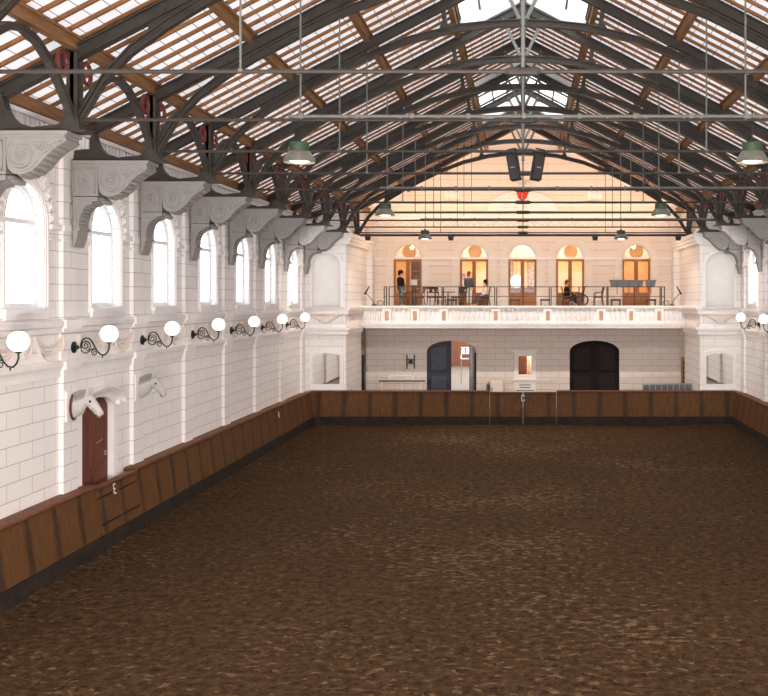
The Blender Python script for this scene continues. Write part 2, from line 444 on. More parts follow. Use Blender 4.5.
# ------------------------------------------------------------------ roof
SKY = [(22.8, 30.8), (38.8, 46.8)]
for side, sg in (('left', -1), ('right', 1)):
    m = MB(); P = lambda x, y, dz: (sg*x, y, L(x)+dz)
    def patch(x0, x1, y0, y1):
        m.add([P(x0, y0, .3), P(x1, y0, .3), P(x1, y1, .3), P(x0, y1, .3)], [(0,1,2,3)])
    patch(1.97, 10.7, Y0, YB+.1)
    ys = [Y0] + [q for s2 in SKY for q in s2] + [YB+.1]
    for a in range(0, len(ys), 2): patch(0, 1.97, ys[a], ys[a+1])
    ce = m.build('ceiling', M['roof'], kind='structure')
    y = 10.8+.29; k = 0
    while y < YB:
        insky = any(a-.05 < y < b+.05 for a, b in SKY)
        m = MB(); x0 = 1.97 if insky else 0.02
        m.bar(P(x0, y, .265), P(10.3, y, .265), .06, .085)
        m.build('rafter', M['rafter'], ce); y += 4/7; k += 1
    for x in (1.97, 4.1, 6.1, 8.26):
        m = MB(); m.bar(P(x, Y0, .06), P(x, YB, .06), .15, .2); m.bar(P(x, Y0, .18), P(x, YB, .18), .26, .05)
        m.build('purlin', M['purlin'], ce)
    for j, (a, b) in enumerate(SKY):
        w = structure('window_%d' % NW); NW += 1
        m = MB(); m.add([P(0, a, .55), P(1.97, a, .55), P(1.97, b, .55), P(0, b, .55)], [(0,1,2,3)]); m.build('pane', M['glass'], w)
        m = MB(); nb = 4
        for q in range(nb+1):
            yy = a + (b-a)*q/nb; m.bar(P(0, yy, .53), P(1.97, yy, .53), .07, .09)
        for x in (.1, .7, 1.3, 1.9): m.bar(P(x, a, .53), P(x, b, .53), .07, .1)
        m.build('glazing_bar', M['iron'], w)
        m = MB()
        m.bar(P(1.95, a, .36), P(1.95, b, .36), .06, .5); m.bar(P(0, a, .36), P(1.97, a, .36), .1, .5); m.bar(P(0, b, .36), P(1.97, b, .36), .1, .5)
        m.build('curb', M['white'], w)
m = MB(); m.bar((0, Y0, RIDGE+.1), (0, YB, RIDGE+.1), .2, .25); m.build('trim_ridge', M['purlin'], kind='structure')

# ------------------------------------------------------------------ roof trusses
ORD = ['first', 'second', 'third', 'fourth', 'fifth', 'sixth', 'seventh', 'eighth', 'ninth', 'tenth']
ARCH = [(8.26,8.95),(8.02,9.35),(7.72,9.85),(7.22,10.38),(6.6,10.83),(5.93,11.24),(5.2,11.63),(4.12,12.16),(3,12.6),(1.7,12.92),(.8,13.02),(0,13.05)]
ZB = 8.85
def make_truss():
    t = thing('roof_truss', (0, YT[0], ZB), 'x', 'roof truss', 'iron roof trusses')
    for sg in (-1, 1):
        m = MB(); A = lambda x, dz=0: (sg*x, 0, L(x)-.12+dz-ZB)
        m.bar(A(0), A(10.2), .07, .26); m.bar(A(0, .12), A(10.2, .12), .22, .03); m.bar(A(0, -.12), A(10.2, -.12), .22, .03)
        m.build('top_chord', M['iron'], t)
        m = MB(); pts = [(sg*x, 0, z-ZB) for x, z in ARCH]
        for a, b in zip(pts, pts[1:]):
            m.bar(a, b, .05, .16); 
            off = Vector((0, 0, .08)); m.bar(Vector(a)+off, Vector(b)+off, .18, .03); m.bar(Vector(a)-off, Vector(b)-off, .18, .03)
        m.build('arch_rib', M['iron'], t)
        m = MB()
        xs = [4.1, 4.6, 5.2, 5.93, 6.6, 6.9]
        def az(x):
            for (xa, za), (xb, zb) in zip(ARCH, ARCH[1:]):
                if xb <= x <= xa: return zb + (za-zb)*(x-xb)/(xa-xb)
        lp = [(sg*x, az(x)-ZB) for x in xs] + [(sg*x, L(x)-.12-ZB) for x in reversed(xs)]
        m.prism(lp, XZ, -.03, .03)
        for x in xs[1:-1]:   # rivets
            for q in (.12, .3): m.ball((sg*x, -.035, az(x)+q-ZB), .022, 6, 4)
        m.build('web_plate', M['iron'], t)
        m = MB(); m.bar((sg*.06, 0, 13.1-ZB), (sg*.62, 0, L(.62)-.15-ZB), .09, .1, (0,1,0)); m.build('strut', M['iron_light'], t)
        m = MB(); m.bar((sg*2.02, 0, 12.88-ZB), (sg*2.12, 0, L(2.1)-.1-ZB), .12, .14, (0,1,0))
        m.prism([(sg*1.8, 12.9-ZB), (sg*2.25, 12.82-ZB), (sg*2.1, 13.1-ZB)], XZ, -.04, .04); m.build('spacer', M['iron'], t)
        m = MB(); m.tube([(sg*4.1, 0, L(4.1)-.2-ZB), (sg*4.1, 0, .27)], .018, 6); m.ball((sg*4.1, 0, .27), .05, 8, 6, (1,1,.7)); m.build('hanger_rod', M['iron_light'], t)
        m = MB()
        m.box(sg*8.26-.035, sg*8.26+.035, -.13, .13, .05, L(8.26)-.1-ZB); m.box(sg*8.26-.1, sg*8.26+.1, -.13, -.1, .05, L(8.26)-.1-ZB); m.box(sg*8.26-.1, sg*8.26+.1, .1, .13, .05, L(8.26)-.1-ZB)
        m.box(sg*8.26-.16, sg*8.26+.16, -.2, .2, 0, .09); m.prism([(sg*8.26+q, z) for q, z in ((-.16,.09),(.16,.09),(.07,.5),(-.07,.5))], XZ, -.17, .17)
        m.build('post', M['iron'], t)
        m = MB()
        W = 10.0
        lp = [(8.0,.0),(W,.0),(W,.72),(9.7,.76),(9.55,.74)] + [(9.54-.42*(1-math.cos(a)), .72-.58*math.sin(a)) for a in [i*PI/2/6 for i in range(1, 7)]] + [(9.0,.1),(8.52,.15),(8.42,.24),(8.36,.33),(8.26,.35),(8.2,.12)]
        m.prism([(sg*x, z) for x, z in lp], XZ, -.12, .12); m.box(min(sg*8.0, sg*W), max(sg*8.0, sg*W), -.2, .2, 0, .05); m.build('sole_plate', M['iron'], t)
    m = MB(); m.tube([(-8.1, 0, .25), (8.1, 0, .25)], .032, 8); m.build('tie_rod', M['iron'], t)
    m = MB(); m.tube([(-.26, 0, .25), (-.2, 0, .25), (.2, 0, .25), (.26, 0, .25)], [.04, .065, .065, .04], 10); m.build('tie_sleeve', M['iron'], t)
    m = MB(); m.box(-.06, .06, -.06, .06, 12.75-ZB, RIDGE-.1-ZB); m.lathe([(0,-.1),(.06,-.06),(.09,0),(.06,.06),(.07,.3)], 10, (0, 0, 12.72-ZB)); m.build('king_post', M['iron_light'], t)
    m = MB(); m.tube([(0, 0, .3), (0, 0, 12.75-ZB)], .022, 6); m.build('centre_rod', M['iron_light'], t)
    return t
WHAT = {0: 'iron roof truss nearest the camera, only its tie and rods in view', 1: 'iron roof truss carrying the two nearest pendant lamps on its tie',
        2: 'iron roof truss with the two black loudspeakers hung from its tie', 3: 'iron roof truss next beyond the black loudspeakers',
        4: 'iron roof truss carrying the middle pair of pendant lamps', 5: 'iron roof truss between middle pendants and far skylight, unlamped',
        6: 'iron roof truss at the near end of the far skylight', 7: 'iron roof truss carrying the farthest, smallest pair of pendant lamps',
        8: 'iron roof truss at the wall corners just before the balcony recess', 9: 'last iron roof truss, warmly lit above the balcony edge'}
tr = make_truss(); tr['label'] = WHAT[0]
for k in range(1, 10): dup(tr, (0, YT[k], ZB), 0, WHAT[k])

# arcade braces between the posts
def make_arcade():
    t = thing('arcade_brace', (-8.26, YT[0], ZB), 'x', 'roof brace', 'curved braces under the lowest purlins')
    half = [(.06,.1),(.16,.3),(.35,.52),(.67,.8),(1.05,1.1),(1.5,1.33),(2.0,1.42)]
    for sgn, base in ((1, 0), (-1, 4)):
        m = MB(); pts = [(0, base+sgn*d, z) for d, z in half]
        for a, b in zip(pts, pts[1:]): m.bar(a, b, .14, .12)
        m.build('curved_rib', M['iron'], t)
        m = MB(); c = (base+sgn*.5, 1.2)
        m.tube([(0, c[0]+.19*math.cos(a), c[1]+.19*math.sin(a)) for a in [2*PI*i/20 for i in range(20)]], .042, 8, True)
        m.build('ring', M['red'], t, smooth=True)
    return t
ab = make_arcade()
def arcade_label(side, k): return 'curved iron brace with red rings, %s side, bay between %s and %s trusses' % (side, ORD[k], ORD[k+1])
ab['label'] = arcade_label('left', 0)
for k in range(1, 9): dup(ab, (-8.26, YT[k], ZB), 0, arcade_label('left', k))
for k in range(4, 9): dup(ab, (8.26, YT[k], ZB), 0, arcade_label('right', k))

# ------------------------------------------------------------------ console brackets (local +X points into the hall)
def spiral(cx, cz, r0, r1, turns, a0, n=40):
    return [(cx + (r0+(r1-r0)*i/n)*math.cos(a0+turns*2*PI*i/n), cz + (r0+(r1-r0)*i/n)*math.sin(a0+turns*2*PI*i/n)) for i in range(n+1)]
def make_bracket():
    t = thing('console_bracket', (-WX, YT[1], ZB), 'x', 'wall bracket', 'carved console brackets')
    h = .28
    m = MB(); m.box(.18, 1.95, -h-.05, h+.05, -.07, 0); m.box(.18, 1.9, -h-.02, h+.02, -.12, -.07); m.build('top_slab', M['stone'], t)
    m = MB(); m.box(.18, .76, -h, h, -.78, -.12)
    for s in (-1, 1):
        for (a, b, c, d) in ((.18,.7,-.2,-.17),(.18,.7,-.72,-.69),(.18,.21,-.72,-.17),(.67,.7,-.72,-.17)): m.box(a, b, *sorted((s*h, s*(h+.03))), c, d)
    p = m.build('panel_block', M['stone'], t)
    for s in (-1, 1):
        m = MB()
        for q in range(6):
            a = PI*q/3; m.ball((.44+.085*math.cos(a), s*(h+.01), -.44+.085*math.sin(a)), .05, 8, 6, (1,.5,1))
        m.ball((.44, s*(h+.02), -.44), .04, 8, 6)
        m.tube([(.32, s*h, -.58), (.36, s*h, -.62), (.54, s*h, -.62), (.58, s*h, -.58)], .015, 6)
        m.build('rosette', M['stone'], p, smooth=True)
    m = MB()
    lp = [(.77,-.12),(1.9,-.12),(1.93,-.17),(1.84,-.23),(1.68,-.32),(1.52,-.46),(1.38,-.62),(1.22,-.74),(1.04,-.79),(.9,-.77),(.8,-.68),(.77,-.5)]
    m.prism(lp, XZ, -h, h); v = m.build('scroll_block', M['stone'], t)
    for s in (-1, 1):
        m = MB()
        T = lambda pts, r: m.tube([(x, s*h, z) for x, z in pts], r, 6)
        T(spiral(1.06, -.42, .27, .06, 1.6, 2.2), .032)
        T([(.9,-.66),(1.05,-.71),(1.22,-.66),(1.36,-.52),(1.5,-.38),(1.68,-.25),(1.82,-.19)], .032)
        T(spiral(1.46, -.27, .11, .03, 1.3, 3.4, 20), .026)
        for (x, z, r) in ((1.06,-.42,.06),(1.14,-.36,.04),(1.0,-.36,.04),(1.02,-.5,.04),(1.12,-.49,.04),(1.3,-.22,.04),(1.36,-.3,.035),(1.28,-.38,.03),(1.6,-.2,.03)): m.ball((x, s*h, z), r, 8, 6, (1,.5,1))
        m.build('scroll_carving', M['stone'], v, smooth=True)
    m = MB()
    under = [(x-.02, z+.03) for x, z in [(1.82,-.26),(1.7,-.34),(1.6,-.41),(1.52,-.5),(1.44,-.58),(1.36,-.67),(1.26,-.75),(1.15,-.8),(1.03,-.82)]]
    for x, z in under:
        m.ball((x, 0, z), .06, 10, 8, (.9, 4.9, .9))
    for z in (-.84, -.9): 
        m.ball((.8+(-.84-z), 0, z), .07, 10, 8, (.9, 4, .9))
    m.build('acanthus_leaf', M['stone'], v, smooth=True)
    m = MB()
    lp = [(.18,-.8),(.76,-.8),(.76,-.86)] + [(.76-.46*math.sin(a), -.88-.56*(1-math.cos(a))) for a in [i*PI/2/8 for i in range(9)]] + [(.32,-1.46),(.32,-1.52),(.29,-1.54)] + [(.27,-1.66),(.24,-1.78),(.2,-1.88),(.18,-1.9)]
    m.prism(lp, XZ, -h+.02, h-.02)
    for s in (-1, 1):
        m.box(.18, .34, *sorted((s*(h-.03), s*(h+.01))), -1.54, -1.48); m.box(.18, .76, *sorted((s*(h-.03), s*(h+.01))), -.86, -.8)
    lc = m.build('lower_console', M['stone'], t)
    m = MB()
    for s in (-1, 1):
        m.tube([(.1, s*(h-.02), -1.42), (.1, s*(h-.02), -.95), (.45, s*(h-.02), -.95)], .018, 6)
        m.tube([(.64-.4*math.sin(a), s*(h-.02), -.94-.5*(1-math.cos(a))) for a in [i*PI/2/8 for i in range(9)]], .018, 6)
    for a in [i*PI/2/9 for i in range(10)]:
        m.ball((.75-.46*math.sin(a), 0, -.9-.56*(1-math.cos(a))), .05, 10, 8, (.9, 5.2, .9))
    m.build('leaf_edge', M['stone'], lc, smooth=True)
    t.scale = (.945, 1, 1)
    return t
br = make_bracket()
BL = ['grey carved console bracket nearest the camera on the left wall', 'grey carved console bracket on left wall, above the collared horse head',
      'grey carved console bracket on left wall, above the collarless horse head', 'grey carved console bracket, fourth along the left wall from the camera',
      'grey carved console bracket, fifth along the left wall from the camera', 'grey carved console bracket, sixth along the left wall from the camera',
      'grey carved console bracket, seventh on left wall, last but one before the niche', 'grey carved console bracket partly covering the left arched niche']
br['label'] = BL[0]; br.location = (-WX, YT[1]-.02, ZB)
for k in range(1, 8): dup(br, (-WX, YT[1+k]-.02, ZB), 0, BL[k])
RL = ['grey carved console bracket nearest the camera on the right wall, cut by picture edge', 'grey carved console bracket on right wall, just nearer than the visible window',
      'grey carved console bracket on right wall, between window and next nearer bracket', 'grey carved console bracket beside the right arched niche']
RL = ['grey carved console bracket on right wall, fourth from the right niche', 'grey carved console bracket on right wall, third from the right niche',
      'grey carved console bracket on right wall, second from the right niche', 'grey carved console bracket partly covering the right arched niche']
for j, k in enumerate((5, 6, 7, 8)): dup(br, (WX, YT[k]-.02, ZB), PI, RL[j])

# ------------------------------------------------------------------ globe wall lamps (local +X into the hall)
def make_lamp():
    t = thing('wall_lamp', (-PX-.05, YT[1], 4.72), 'x', 'wall lamp', 'globe wall lamps')
    m = MB(); m.lathe([(0,0),(.13,0),(.13,.03),(.09,.05),(.05,.06),(.05,.1),(.03,.12),(0,.12)], 16, (0,0,0), 'X'); m.build('wall_plate', M['dark_green'], t, smooth=True)
    m = MB()
    main = [(.1,0),(.16,.0),(.17,.08),(.2,.16),(.27,.21),(.35,.2),(.42,.13),(.47,.03),(.53,-.08),(.61,-.16),(.7,-.17),(.77,-.1),(.8,0),(.8,.09)]
    m.tube([(x, 0, z) for x, z in main], .018, 8); m.tube([(x, 0, z) for x, z in [(.17,.02),(.18,-.08),(.24,-.13),(.32,-.12),(.4,-.05),(.47,-.03)]], .014, 8)
    m.ball((.65, 0, -.2), .02, 8, 6); m.ball((.65, 0, -.23), .013, 8, 6)
    m.build('scroll_arm', M['dark_green'], t, smooth=True)
    m = MB(); m.tube([(x, 0, z) for x, z in spiral(.27, .04, .12, .02, 1.8, -1.2)], .012, 6); m.tube([(x, 0, z) for x, z in spiral(.47, -.12, .075, .015, 1.5, 1.2)], .011, 6)
    m.build('scroll_ornament', M['dark_green'], t, smooth=True)
    m = MB(); m.lathe([(0,.08),(.03,.08),(.07,.11),(.075,.13),(0,.13)], 12, (.8,0,0)); m.build('gallery_cup', M['dark_green'], t, smooth=True)
    m = MB(); m.ball((.8, 0, .3), .195, 28, 18); m.build('globe', M['globe'], t, smooth=True)
    return t
wl = make_lamp()
LL = ['white globe wall lamp at the left picture edge, largest of the lamps', 'white globe wall lamp above the horse head with a collar', 'white globe wall lamp above the horse head without a collar',
      'white globe wall lamp on left wall, fourth from the camera', 'white globe wall lamp on left wall, fifth from the camera', 'white globe wall lamp on left wall, second from the left niche', 'white globe wall lamp nearest the left arched niche']
wl['label'] = LL[0]; wl.location.y -= .1
for k in range(1, 7): dup(wl, (-PX-.05, 18.7+4.1*k, 4.72), 0, LL[k])
dup(wl, (PX+.05, 43.3, 4.72), PI, 'white globe wall lamp on the right wall, nearer the right niche')
dup(wl, (PX+.05, 39.2, 4.72), PI, 'white globe wall lamp on the right wall, by the right picture edge')

# ------------------------------------------------------------------ horse heads
def make_horse(name, loc, label, collar):
    t = thing(name, loc, label, 'sculpture', 'horse head sculptures'); t.scale = (.8, .86, .84)
    m = MB(); m.box(0, .05, -.34, .34, -.42, .38); m.build('back_plate', M['trim'], t, bevel=.01)
    # loft of ellipses along neck and head (x, z, half height along normal, half width y)
    st = [((.04,-.06),.30,.17),((.14,-.02),.28,.16),((.25,.06),.24,.145),((.36,.13),.2,.13),((.46,.15),.17,.125),((.55,.09),.155,.12),((.63,.0),.13,.1),((.70,-.09),.125,.09),((.76,-.17),.115,.085),((.805,-.235),.115,.095),((.845,-.29),.08,.07)]
    m = MB(); n = 20; vs = []; fs = []
    dirs = [(1,.25),(1,.5),(1,.75),(1,.55),(1,-.1),(1,-.75),(1,-1.05),(1,-1.15),(1,-1.2),(1,-1.25),(1,-1.25)]
    for (c, a, b), d in zip(st, dirs):
        dv = Vector((d[0], 0, d[1])).normalized(); nv = Vector((-dv.z, 0, dv.x))
        for k in range(n):
            q = 2*PI*k/n; vs.append(Vector((c[0], 0, c[1])) + nv*(a*math.cos(q)) + Vector((0, b*math.sin(q), 0)))
    for i in range(len(st)-1):
        for k in range(n): fs.append((i*n+k, i*n+(k+1) % n, (i+1)*n+(k+1) % n, (i+1)*n+k))
    fs.append(tuple(range(n))); fs.append(tuple((len(st)-1)*n+k for k in range(n)))
    m.add(vs, fs)
    for s in (-1, 1):
        m.ball((.62, s*.07, -.06), .075, 10, 8, (1,.6,1))      # cheek
        m.tube([(.49, s*.065, .25), (.5, s*.075, .32), (.52, s*.075, .4), (.535, s*.07, .46)], [.05, .06, .045, .008], 8)   # ear
    m.ball((.74, 0, -.27), .05, 10, 8, (1,1,.7))                # lower jaw
    hd = m.build('head', M['horse'], t, smooth=True)
    m = MB()
    for s in (-1, 1):
        m.ball((.585, s*.112, .1), .034, 10, 8); m.ball((.855, s*.05, -.235), .026, 8, 6)
    m.tube([(.72,-.085,-.25),(.79,-.085,-.3),(.79,.085,-.3),(.72,.085,-.25)], .014, 6)
    m.build('eye', M['black'], hd, smooth=True)
    m = MB(); pts = [(.02,.22),(.12,.27),(.22,.31),(.32,.35),(.42,.36),(.48,.33),(.53,.27)]
    for yy, r in ((0,.05), (-.05,.04), (.05,.04)): m.tube([(x, yy, z) for x, z in pts], [r]*6+[r*.5], 8)
    for i in range(6): m.tube([(.08+.07*i, -.05, .26+.02*i), (.07+.07*i, -.12, .14+.025*i), (.05+.07*i, -.15, .03+.03*i)], [.03,.03,.008], 6)
    m.build('mane', M['mane'], t, smooth=True)
    if collar:
        m = MB(); m.tube([(.09 + .0*math.cos(a), .2*math.sin(a), -.05+.33*math.cos(a)) for a in [2*PI*i/28 for i in range(28)]], .03, 8, True); m.build('collar', M['collar'], t, smooth=True)
    return t
make_horse('horse_head_sculpture', (-PX, 22.55, 3.46), 'white sculpted horse head with dark red collar, beside the brown door', True)
make_horse('horse_head_sculpture', (-PX, 26.55, 3.52), 'white sculpted horse head without collar, farther along the left wall', False)

# ------------------------------------------------------------------ door in the left wall
fnL = side_map(-1)
d = structure('door_1')
c = DOOR['c']; w = DOOR['w']
m = MB(); m.sheet(arched(c, w, .0, 3.2, 12, .3), [], fnL, -.1); m.rim(arched(c, w, .0, 3.2, 12, .3), fnL, -.1, -.16); m.build('leaf', M['door_brown'], d)
m = MB()
for a, b in ((c-.78, c-.08), (c+.08, c+.78)):
    for z0, z1 in ((.2, 1.5), (1.75, 3.05)):
        m.prism(rect(a, b, z0, z1), fnL, -.1, -.07, [rect(a+.09, b-.09, z0+.09, z1-.09)])
m.box(-(WX+.11), -(WX+.06), c-.05, c+.05, .1, 3.42)
m.build('panel_moulding', M['door_brown'], d)
m = MB(); m.box(-(WX+.1), -(WX+.04), c+.68, c+.71, 2.0, 2.12); m.tube([(-(WX+.08), c+.15, 2.35), (-(WX+.06), c+.5, 2.42)], .012, 6); m.build('handle', M['alu'], d)
m = MB()
inn = arched(c, w, .0, 3.2, 12, .3); 
lp = [(c+w/2-.03,0)] + arc(c, 3.18, w/2-.03, 0, PI, 12, .29) + [(c-w/2+.03,0), (c-w/2-.22,0)] + arc(c, 3.25, w/2+.22, PI, 0, 12, .42) + [(c+w/2+.22,0)]
m.prism(lp, fnL, -.12, .05)
m.build('door_frame', M['trim'], d)
m = MB()
for r0, r1, dd, q in ((.2,.27,.24,0), (.15,.2,.17,0), (.1,.15,.11,0)):
    a0 = arc(c, 3.2, w/2+.3, .12, PI-.12, 14, .3+r0); a1 = arc(c, 3.2, w/2+.3, PI-.12, .12, 14, .3+r1)
    m.prism(a0+a1, fnL, .0, dd)
m.box(-WX, -(WX-.14), c-w/2-.3, c-w/2-.12, 3.2, 3.3); m.box(-WX, -(WX-.14), c+w/2+.12, c+w/2+.3, 3.2, 3.3)
m.build('hood_mould', M['trim'], d)

# ------------------------------------------------------------------ kickboards
# profile in (distance from wall line, z); lean inwards
def kick_along(name, u0, u1, side, label, top=1.55, letter=None, light=False, strap=False):
    """side: left / right / end.  u along Y for the sides, along X for the end"""
    t = thing(name, (0,0,0), label, 'kickboard', 'riding arena kickboards')
    if side == 'left': fn = lambda u, z, d: (-WX+.12+d, u, z)
    elif side == 'right': fn = lambda u, z, d: (WX-.12-d, u, z)
    else: fn = lambda u, z, d: (u, YF-.0-d, z)
    g = .012
    def ext(prof, a, b):
        m = MB(); n = len(prof)
        m.add([fn(u, z, q) for u in (a, b) for (q, z) in prof], [(i, (i+1) % n, n+(i+1) % n, n+i) for i in range(n)] + [tuple(range(n)), tuple(range(2*n-1, n-1, -1))])
        return m
    T = top
    ext([(.02,-.05),(.42,-.05),(.36,.36),(.2,T-.06),(.02,T-.06)], u0+g, u1-g).build('boards', M['kick'], t)
    ext([(.40,-.1),(.46,-.1),(.395,.38),(.36,.38)], u0+g, u1-g).build('kick_strip', M['kick_strip'], t)
    bk = .1 if strap else -.1
    ext([(bk,T-.07),(.25,T-.07),(.26,T-.04),(.25,T),(bk,T)], u0+g, u1-g).build('top_rail', M['rail'], t)
    if strap:
        for z, dq in ((T-.28, .245), (.62, .345)):
            mm = MB()
            mm.bar(fn(u0+.1, z, dq), fn(u0+(u1-u0)*.45, z, dq), .02, .025); 
            mm.build('hinge_strap', M['black'], t); mm = MB()
            mm.bar(fn(u1-(u1-u0)*.45, z, dq), fn(u1-.1, z, dq), .02, .025); mm.build('hinge_strap', M['black'], t)
    for (ch, u, zc, hh, dq) in (letter or []):
        mm = MB(); q0 = dq; wv = hh*.55; sgn = 1
        P2 = lambda a, b: (u + (a-.5)*wv, zc + (b-.5)*hh)
        def seg(a, b, c2, d2): 
            x0, z0 = P2(a, b); x1, z1 = P2(c2, d2)
            mm.prism(rect(min(x0,x1), max(x0,x1), min(z0,z1), max(z0,z1)), lambda uu, zz, d3: fn(uu, zz, dq+(zc-zz)*.13+d3), 0, .012)
        if ch == 'E': [seg(*q) for q in ((0,0,.22,1),(0,.86,1,1),(0,.43,.8,.57),(0,0,1,.14))]
        if ch == 'H': [seg(*q) for q in ((0,0,.22,1),(.78,0,1,1),(.2,.43,.8,.57))]
        if ch == 'C': [seg(*q) for q in ((0,.1,.22,.9),(.1,.86,.9,1),(.1,0,.9,.14),(.78,.7,1,.92),(.78,.08,1,.3))]
        mm.build('marker_letter', M['letter'], t)
    return t
kick_along('kickboard', 2.0, 23.3, 'left', 'brown timber kickboard along left wall, nearest section before the E gate')
kick_along('kickboard_gate', 23.3, 25.75, 'left', 'brown gate in left kickboard lettered E, before the brown door', 1.5, [('E', 24.3, 1.28, .25, .245)], strap=True)
kick_along('kickboard', 25.75, YF-.4, 'left', 'brown timber kickboard along left wall, from E gate to far corner, lettered H', 1.55, [('H', 40.6, 1.2, .22, .255)])
kick_along('kickboard', -WX+.2, -1.54, 'end', 'brown timber kickboard across far end, left of the central gate')
kick_along('kickboard_gate', -1.54, 0, 'end', 'left leaf of scuffed central gate in the far kickboard', 1.5, strap=True)
kick_along('kickboard_gate', 0, 1.54, 'end', 'right leaf of scuffed central gate in the far kickboard', 1.5, strap=True)
kick_along('kickboard', 1.54, WX-.2, 'end', 'brown timber kickboard across far end, right of the central gate')
kick_along('kickboard', 2.0, YF-.4, 'right', 'brown timber kickboard along the right wall')
m = MB(); mm = m
def cseg(x0, x1, z0, z1): m.box(x0, x1, 47.075, 47.09, z0, z1)
for q in ((-.08,-.05,1.1,1.36),(-.07,.07,1.34,1.38),(-.07,.07,1.08,1.12),(.05,.08,1.28,1.36),(.05,.08,1.1,1.18)): cseg(*q)
tag(m.build('marker_letter', M['letter']), 'white letter C on the meeting edges of the central gate', 'letter')

# ------------------------------------------------------------------ corner piers with niche and mirror
for side, sg in (('left', -1), ('right', 1)):
    fn = lambda u, v, d: (u, YF + d, v)
    nc = sg*9.13
    niche = arched(nc, 1.3, 5.42, 7.3, 20)
    m = MB()
    xo, xi = sg*(WX+.3), sg*PIN
    m.sheet(rect(min(xo, xi), max(xo, xi), -.1, 8.6), [niche], fn)
    m.sheet([(YF, -.1), (YBAL+.3, -.1), (YBAL+.3, 4.45), (YB, 4.45), (YB, 8.6), (YF, 8.6)], [], lambda u, v, d: (xi, u, v))
    m.sheet([(YBAL+.3, -.1), (YB, -.1), (YB, 4.45), (YBAL+.3, 4.45)], [], lambda u, v, d: (sg*8.95, u, v)); m.add([(xi, YBAL+.3, -.1), (sg*8.95, YBAL+.3, -.1), (sg*8.95, YBAL+.3, 4.45), (xi, YBAL+.3, 4.45)], [(0,1,2,3)]); m.add([(xi, YBAL+.3, 4.45), (sg*8.95, YBAL+.3, 4.45), (sg*8.95, YB, 4.45), (xi, YB, 4.45)], [(0,1,2,3)])
    m.add([(xi, YF, 8.6), (xo, YF, 8.6), (xo, YB, 8.6), (xi, YB, 8.6)], [(0,1,2,3)])
    # attic above the pier
    ax = sg*8.45
    m.sheet([(ax, 8.6), (sg*(WX+.3), 8.6), (sg*(WX+.3), L(WX+.3)+.25), (ax, L(8.45)+.25)], [], lambda u, v, d: (u, 48.3, v))
    m.sheet([(48.3, 8.6), (YB, 8.6), (YB, L(8.45)+.25), (48.3, L(8.45)+.25)], [], lambda u, v, d: (ax, u, v))
    pier = m.build('wall_%s_pier' % side, M['wall'], kind='structure')
    m = MB(); r = .65; n = 20; vs = []; fs = []; rows = 9
    prof = [(r, 5.42), (r, 7.3)] + [(r*math.cos(a), 7.3+r*math.sin(a)) for a in [PI/2*i/8 for i in range(1, 9)]]
    for k in range(n+1):
        a = PI*k/n
        for rr, z in prof: vs.append((nc+rr*math.cos(a), YF+rr*math.sin(a)*.75, z))
    q = len(prof)
    for k in range(n):
        for j in range(q-1): fs.append((k*q+j, (k+1)*q+j, (k+1)*q+j+1, k*q+j+1))
    m.add(vs, fs); m.add([(nc+r*math.cos(PI*k/n), YF+r*math.sin(PI*k/n)*.75, 5.42) for k in range(n+1)], [tuple(range(n+1))])
    m.build('niche', M['wall_plain'], pier, smooth=True)
    m = MB(); lp = [(nc+.65,5.42)] + arc(nc, 7.3, .65, 0, PI, 20) + [(nc-.65,5.42), (nc-.77,5.42)] + arc(nc, 7.3, .77, PI, 0, 20) + [(nc+.77,5.42)]
    m.prism(lp, fn, 0, -.05); m.build('niche_moulding', M['trim'], pier)
    m = MB()
    for z0, z1, dd in ((5.3,5.42,.22), (5.1,5.3,.14), (4.36,4.48,.2), (4.15,4.36,.12), (8.35,8.5,.18), (8.5,8.66,.26), (8.66,8.85,.34)):
        x0 = sg*WX; x1 = xi - sg*dd
        m.box(min(x0,x1), max(x0,x1), YF-dd, YBAL if z0 < 5.5 else YB, z0, z1)
    m.build('pier_cornice', M['trim'], pier)
    m = MB(); m.box(nc-.85, nc+.85, YF-.3, YF, 5.36, 5.44); m.prism([(nc-.7,5.1),(nc+.7,5.1),(nc+.5,4.96),(nc+.2,4.78),(nc+.1,4.7),(nc-.1,4.7),(nc-.2,4.78),(nc-.5,4.96)], fn, 0, -.16)
    for q2 in range(-5, 6): m.ball((nc+.11*q2, YF-.16, 5.08), .05, 8, 6)
    m.build('niche_corbel', M['stone_light'], pier)
    m = MB()
    for y in [YF+.5+.42*i for i in range(9)]:
        if y < YBAL-.2: m.lathe([(.06,4.5),(.11,4.62),(.1,4.75),(.05,4.95),(.09,5.08)], 10, (xi, y, 0))
    m.build('blind_baluster', M['stone_light'], pier, smooth=True)
    m = MB(); m.box(min(xi, xi-sg*.3), max(xi, xi-sg*.3), 53.6, 54.4, 5.4, 8.4); m.build('respond', M['wall'], pier)
    mir = thing('mirror', (nc, YF, 2.6), 'arched wall mirror on the %s corner pier above the kickboard' % side, 'mirror', 'corner mirrors')
    f2 = lambda u, v, d: (u, d, v)
    m = MB(); m.prism(rect(-.8,.8,-.95,.0) [:2] + arc(0, .62, .8, 0, PI, 14, .22), f2, -.1, 0, [[(-.62,-.75),(.62,-.75)] + arc(0, .52, .62, 0, PI, 14, .16)])
    m.box(-.86, .86, -.14, 0, -1.02, -.95); m.build('frame', M['trim'], mir)
    m = MB(); m.sheet([(-.63,-.76),(.63,-.76)] + arc(0, .52, .63, 0, PI, 14, .165), [], f2, -.03); m.build('glass', M['mirror'], mir)

